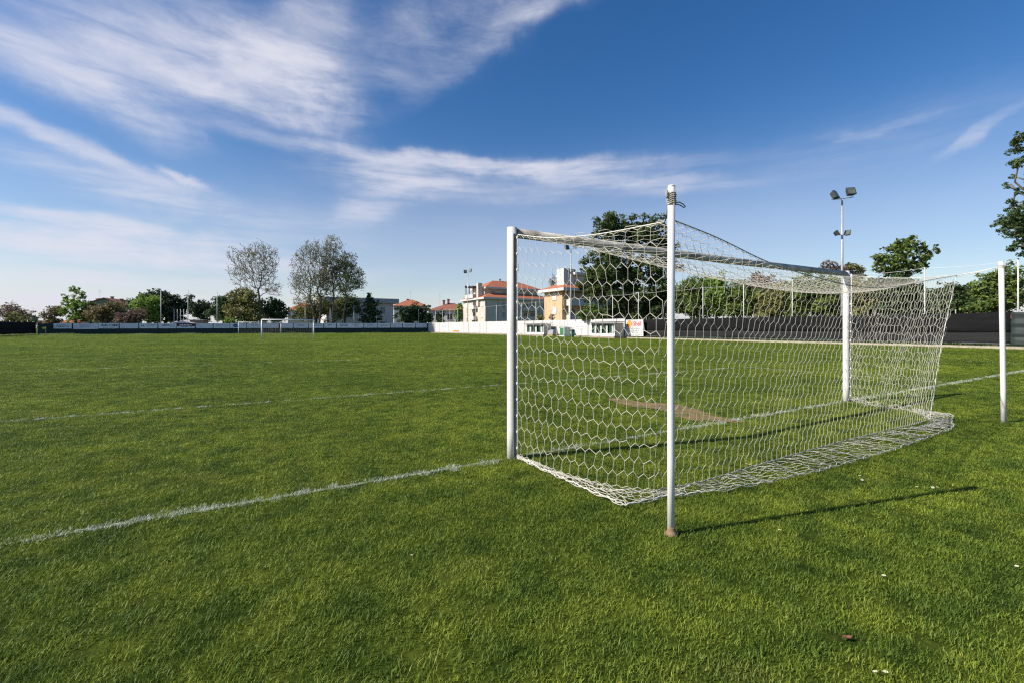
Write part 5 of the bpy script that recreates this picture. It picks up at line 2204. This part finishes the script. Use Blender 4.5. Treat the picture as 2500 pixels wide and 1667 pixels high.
tree('slim_tree', 'slim dark tree in front of the brown-roofed house', 135, 1077, [(1077, 768, 10, 14), (1075, 785, 12, 10)], 'dark', 0.8, 0.45, 34, 40)
tree('slim_tree', 'slim light green tree beside the corner of the cream apartments', 126, 1122, [(1122, 752, 9, 14), (1119, 774, 11, 18)], 'bright', 1.0, 0.42, 35, 50)
tree('bare_tree', 'tiny leafless tree behind the orange apartment block', 150, 1352, [(1352, 685, 14, 14), (1345, 690, 10, 10)], 'mauve', 0.1, 0.4, 36, 160, minr=0.03, trunk_r=0.2)
tree('low_shrub', 'green shrub behind the smaller dugout at the foot of the apartments', 84, 1318, [(1318, 778, 14, 10)], 'olive', 1.0, 0.3, 59, 30, trunk_r=0.08, cat='shrub')
tree('red_shrub', 'small reddish shrub at the foot of the orange apartment block', 83, 1347, [(1347, 775, 6, 10)], 'red', 0.9, 0.28, 60, 20, trunk_r=0.06, cat='shrub')
# big tree behind the goal
tree('black_poplar', 'very tall dark green tree behind the dugouts, seen through the net', 72, 1537,
     [(1452, 668, 34, 40), (1440, 705, 30, 34), (1478, 545, 36, 28), (1520, 542, 44, 28), (1560, 556, 36, 28), (1600, 550, 30, 26), (1500, 580, 56, 38), (1570, 590, 54, 38), (1618, 590, 28, 38),
      (1478, 640, 48, 40), (1540, 650, 66, 44), (1612, 645, 42, 42), (1470, 690, 50, 36), (1545, 710, 72, 42), (1618, 710, 46, 48), (1490, 740, 46, 30), (1570, 755, 66, 28)],
     'poplar', 1.15, 0.34, 37, 340, trunk_r=0.5, clump=0.36, trunk_top=14)
tree('leafy_shrub', 'bright green bushy tree growing over the wall left of the larger dugout', 68, 1447, [(1440, 762, 26, 20), (1465, 770, 24, 16), (1425, 772, 16, 14)], 'green', 1.0, 0.28, 38, 80, trunk_r=0.12)
# trees behind the black screen
rows = [('leafy_tree', 'leafy green tree behind the screen, just right of the near net pole', 57, 1690, [(1680, 715, 30, 36), (1705, 700, 28, 34), (1690, 750, 40, 26)], 'green'),
        ('leafy_tree', 'conifer-like bright tree behind the screen, second right of the near net pole', 56, 1748, [(1748, 690, 22, 26), (1740, 720, 36, 30), (1760, 745, 36, 28)], 'bright'),
        ('leafy_tree', 'fresh green tree with dark gaps behind the screen, below the goal roof net', 54, 1805, [(1800, 715, 34, 34), (1822, 735, 32, 34), (1800, 755, 36, 22)], 'green'),
        ('brown_tree', 'brownish tree behind the middle of the goal', 56, 1850, [(1845, 690, 34, 24), (1875, 705, 30, 30), (1850, 725, 30, 26)], 'mauve'),
        ('leafy_tree', 'yellow-green tree behind the screen, right of the middle of the goal', 50, 1895, [(1885, 740, 34, 30), (1915, 715, 34, 38), (1900, 760, 44, 20)], 'olive'),
        ('leafy_tree', 'mid green tree behind the screen left of the floodlight mast', 48, 1970, [(1960, 705, 38, 40), (1990, 735, 34, 34), (1960, 755, 38, 20)], 'green'),
        ('leafy_tree', 'green tree behind the screen directly behind the far goalpost', 45.5, 2040, [(2030, 705, 36, 40), (2062, 725, 32, 40), (2040, 750, 40, 22)], 'green'),
        ('leafy_tree', 'olive tree behind the screen seen through the right side net', 44, 2110, [(2100, 705, 34, 36), (2130, 730, 34, 36), (2110, 755, 40, 18)], 'olive'),
        ('leafy_tree', 'dark green tree behind the screen at the right edge of the net', 42, 2195, [(2175, 705, 36, 36), (2215, 715, 38, 40), (2195, 750, 46, 20)], 'dark')]
for k, (nm, lab, Y, tx, lobes, lf) in enumerate(rows):
    lobes = [(a, b + 3, c * 1.22, d * 1.1) for a, b, c, d in lobes]
    tree(nm, lab, Y, tx, lobes, lf, 1.15, 0.24, 70 + k, 110, trunk_r=0.14, clump=0.36)
tree('small_tree', 'thin reddish tree top rising behind the crossbar left of the mast', 60, 2035, [(2025, 652, 26, 16), (2050, 660, 24, 14)], 'mauve', 0.45, 0.24, 39, 130, trunk_r=0.12)
tree('small_tree', 'green tree top behind the crossbar just right of the mast', 60, 2085, [(2082, 655, 22, 16), (2100, 668, 18, 14)], 'olive', 0.9, 0.24, 40, 70, trunk_r=0.12)
tree('spreading_tree', 'spreading green tree with upright shoots above the right side of the goal net', 48, 2212,
     [(2228, 590, 13, 18), (2200, 596, 14, 16), (2250, 604, 11, 16), (2195, 610, 38, 24), (2225, 604, 26, 20), (2165, 640, 34, 22), (2225, 640, 48, 24), (2200, 660, 60, 20), (2262, 625, 14, 16), (2285, 612, 10, 10), (2140, 628, 12, 10)],
     'green', 0.85, 0.24, 41, 230, trunk_r=0.2, clump=0.42)
tree('leafy_tree', 'rounded dark green tree behind the screen left of the right net pole', 40, 2338, [(2335, 715, 34, 30), (2345, 745, 38, 26), (2310, 750, 30, 24)], 'dark', 1.2, 0.2, 42, 110, trunk_r=0.14)
tree('leafy_tree', 'broad green tree behind the right net pole', 37, 2430, [(2400, 700, 30, 34), (2440, 680, 40, 40), (2425, 735, 50, 30), (2480, 720, 40, 40), (2395, 755, 34, 16)], 'green', 1.15, 0.19, 43, 170, trunk_r=0.16)
tree('overhanging_tree', 'large dark-leaved tree reaching in from the right edge of the picture', 27, 2660,
     [(2486, 350, 22, 14, 0), (2505, 375, 30, 22, 0), (2480, 400, 10, 8, 0), (2530, 340, 40, 40, .5), (2500, 470, 24, 18, 0), (2490, 520, 36, 22, 0), (2470, 548, 40, 18, 0), (2500, 560, 36, 26, 0),
      (2490, 595, 32, 18, 0), (2520, 620, 34, 24, 0), (2560, 520, 60, 70, 1), (2600, 420, 70, 70, 1), (2640, 520, 80, 90, 1.5), (2600, 620, 60, 50, 1)],
     'dark', 0.8, 0.135, 44, 420, trunk_r=0.35, clump=0.30)
EXTRA = [
    ('background_tree', 'dark tree behind the very tall tree, low over the white wall at its right', 80, 1625, [(1600, 748, 44, 34), (1640, 735, 36, 44), (1570, 765, 44, 22)], 'dark'),
    ('background_tree', 'dark bushy tree low behind the very tall tree and the advert board', 84, 1500, [(1500, 762, 44, 24), (1540, 765, 36, 22), (1460, 768, 36, 18)], 'dark'),
    ('background_tree', 'dark tree filling the gap behind the bright conifer-like tree', 76, 1725, [(1725, 725, 50, 42), (1700, 755, 44, 26), (1770, 745, 44, 36)], 'dark'),
    ('background_tree', 'dark tree filling the gap behind the brownish tree', 74, 1850, [(1835, 735, 50, 36), (1880, 735, 46, 38), (1925, 745, 40, 34)], 'dark'),
    ('background_tree', 'dark tree behind the trees left of the far goalpost', 72, 2005, [(1985, 735, 46, 38), (2030, 740, 46, 36), (2075, 738, 44, 38)], 'dark'),
    ('background_tree', 'dark tree behind the trees seen through the right side net', 70, 2150, [(2120, 735, 46, 38), (2165, 730, 46, 42), (2225, 738, 50, 38)], 'dark'),
    ('background_tree', 'dark tree filling the gap left of the right net pole', 68, 2300, [(2275, 740, 46, 36), (2320, 735, 46, 40), (2370, 735, 46, 42)], 'dark'),
]
for k, (nm, lab, Y, tx, lobes, lf) in enumerate(EXTRA):
    tree(nm, lab, Y, tx, lobes, lf, 1.0, 0.32, 120 + k, 90, trunk_r=0.16, clump=0.42)
# climbing plants along the foot of the screen
for k, (px, lab) in enumerate(((1705, 'weeds along the foot of the black screen right of the near pole'), (1760, 'taller weeds at the foot of the screen behind the goal middle'))):
    pass


def weeds():
    rg = np.random.default_rng(90)
    n = 900
    nn = rg.uniform(6, N_WALL_END - 1, n)
    uu = UW - 0.35 + rg.normal(0, 0.08, n)
    c = np.stack([OX + UX * uu + NX * nn, OY + UY * uu + NY * nn, 0.12 + 0.12 * rg.random(n)], 1)
    V, tone = leaves(c, 0.16, 7000, 0.13, rg, 0.8)
    V[:, 2] = np.maximum(V[:, 2], 0.01)
    k = len(V) // 4
    o = link('weeds', np_mesh('weeds', V, np.arange(4 * k), np.full(k, 4), tone), LEAF['dark'])
    o['kind'] = 'stuff'
    o['label'] = 'low weeds along the foot of the black screen'


weeds()


# ------------------------------------------------------------------ daisies and a dead leaf
def daisies():
    m = MB()
    for k in range(9):
        a = 2 * math.pi * k / 9
        c, s = math.cos(a), math.sin(a)
        c2, s2 = math.cos(a + 0.28), math.sin(a + 0.28)
        c3, s3 = math.cos(a - 0.28), math.sin(a - 0.28)
        m.add([(0.003 * c, 0.003 * s, 0.0), (0.009 * c3, 0.009 * s3, 0.001), (0.0115 * c, 0.0115 * s, 0.002), (0.009 * c2, 0.009 * s2, 0.001)],
              [(0, 1, 2, 3)])
    spots = [(945, 1284), (2030, 1332), (2010, 1557), (2034, 1558), (1947, 1068), (2106, 1124), (2142, 1126), (2153, 1125), (2335, 1310), (1746, 984), (1757, 990), (1741, 994),
             (1905, 996), (1912, 995), (1917, 998), (1908, 1001), (1715, 1070), (1722, 1072), (1735, 1080), (1790, 1225), (1975, 1098), (1980, 1108)]
    proto = None
    for k, (dx, dy) in enumerate(spots):
        px, py = dx * 1.06293, dy * 1.06293
        Y = H * F / (py - HY)
        pos = Vector(((px - CX) / F * Y, Y, 0.028))
        if proto is None:
            o = m.build('daisy', mat('daisy_white', (0.80, 0.80, 0.76), 0.7))
            d = MB()
            d.tube([(0, 0, -0.001), (0, 0, 0.004)], [0.004, 0.0025], 8)
            d.build('flower_centre', mat('daisy_yellow', (0.7, 0.5, 0.05), 0.7), o, True)
            proto = o
        else:
            o = copy_tree(proto)
        o.location = pos
        o.rotation_euler = (random.uniform(-0.4, 0.1), random.uniform(-0.3, 0.1), random.uniform(0, 6))
        s = random.uniform(0.8, 1.15)
        o.scale = (s, s, s)
        tag(o, 'tiny white daisy scattered in the short grass around the goal', 'flower', 'daisies in the grass')
    px, py = 1945 * 1.06293, 1473 * 1.06293
    Y = H * F / (py - HY)
    m2 = MB()
    m2.add([(-0.03, 0, 0.0), (-0.012, 0.014, 0.006), (0.012, 0.013, 0.004), (0.035, 0.0, 0.010), (0.012, -0.012, 0.003), (-0.012, -0.014, 0.008), (0, 0, -0.002)],
           [(0, 6, 1), (1, 6, 2), (2, 6, 3), (3, 6, 4), (4, 6, 5), (5, 6, 0)])
    o = m2.build('dead_leaf', mat('dead_leaf', (0.20, 0.09, 0.05), 0.8, var=0.4, vscale=40))
    o.location = ((px - CX) / F * Y, Y, 0.019)
    o.scale = (0.8, 0.8, 1.0)
    tag(o, 'curled brown dead leaf lying on the grass at lower right', 'leaf')


daisies()
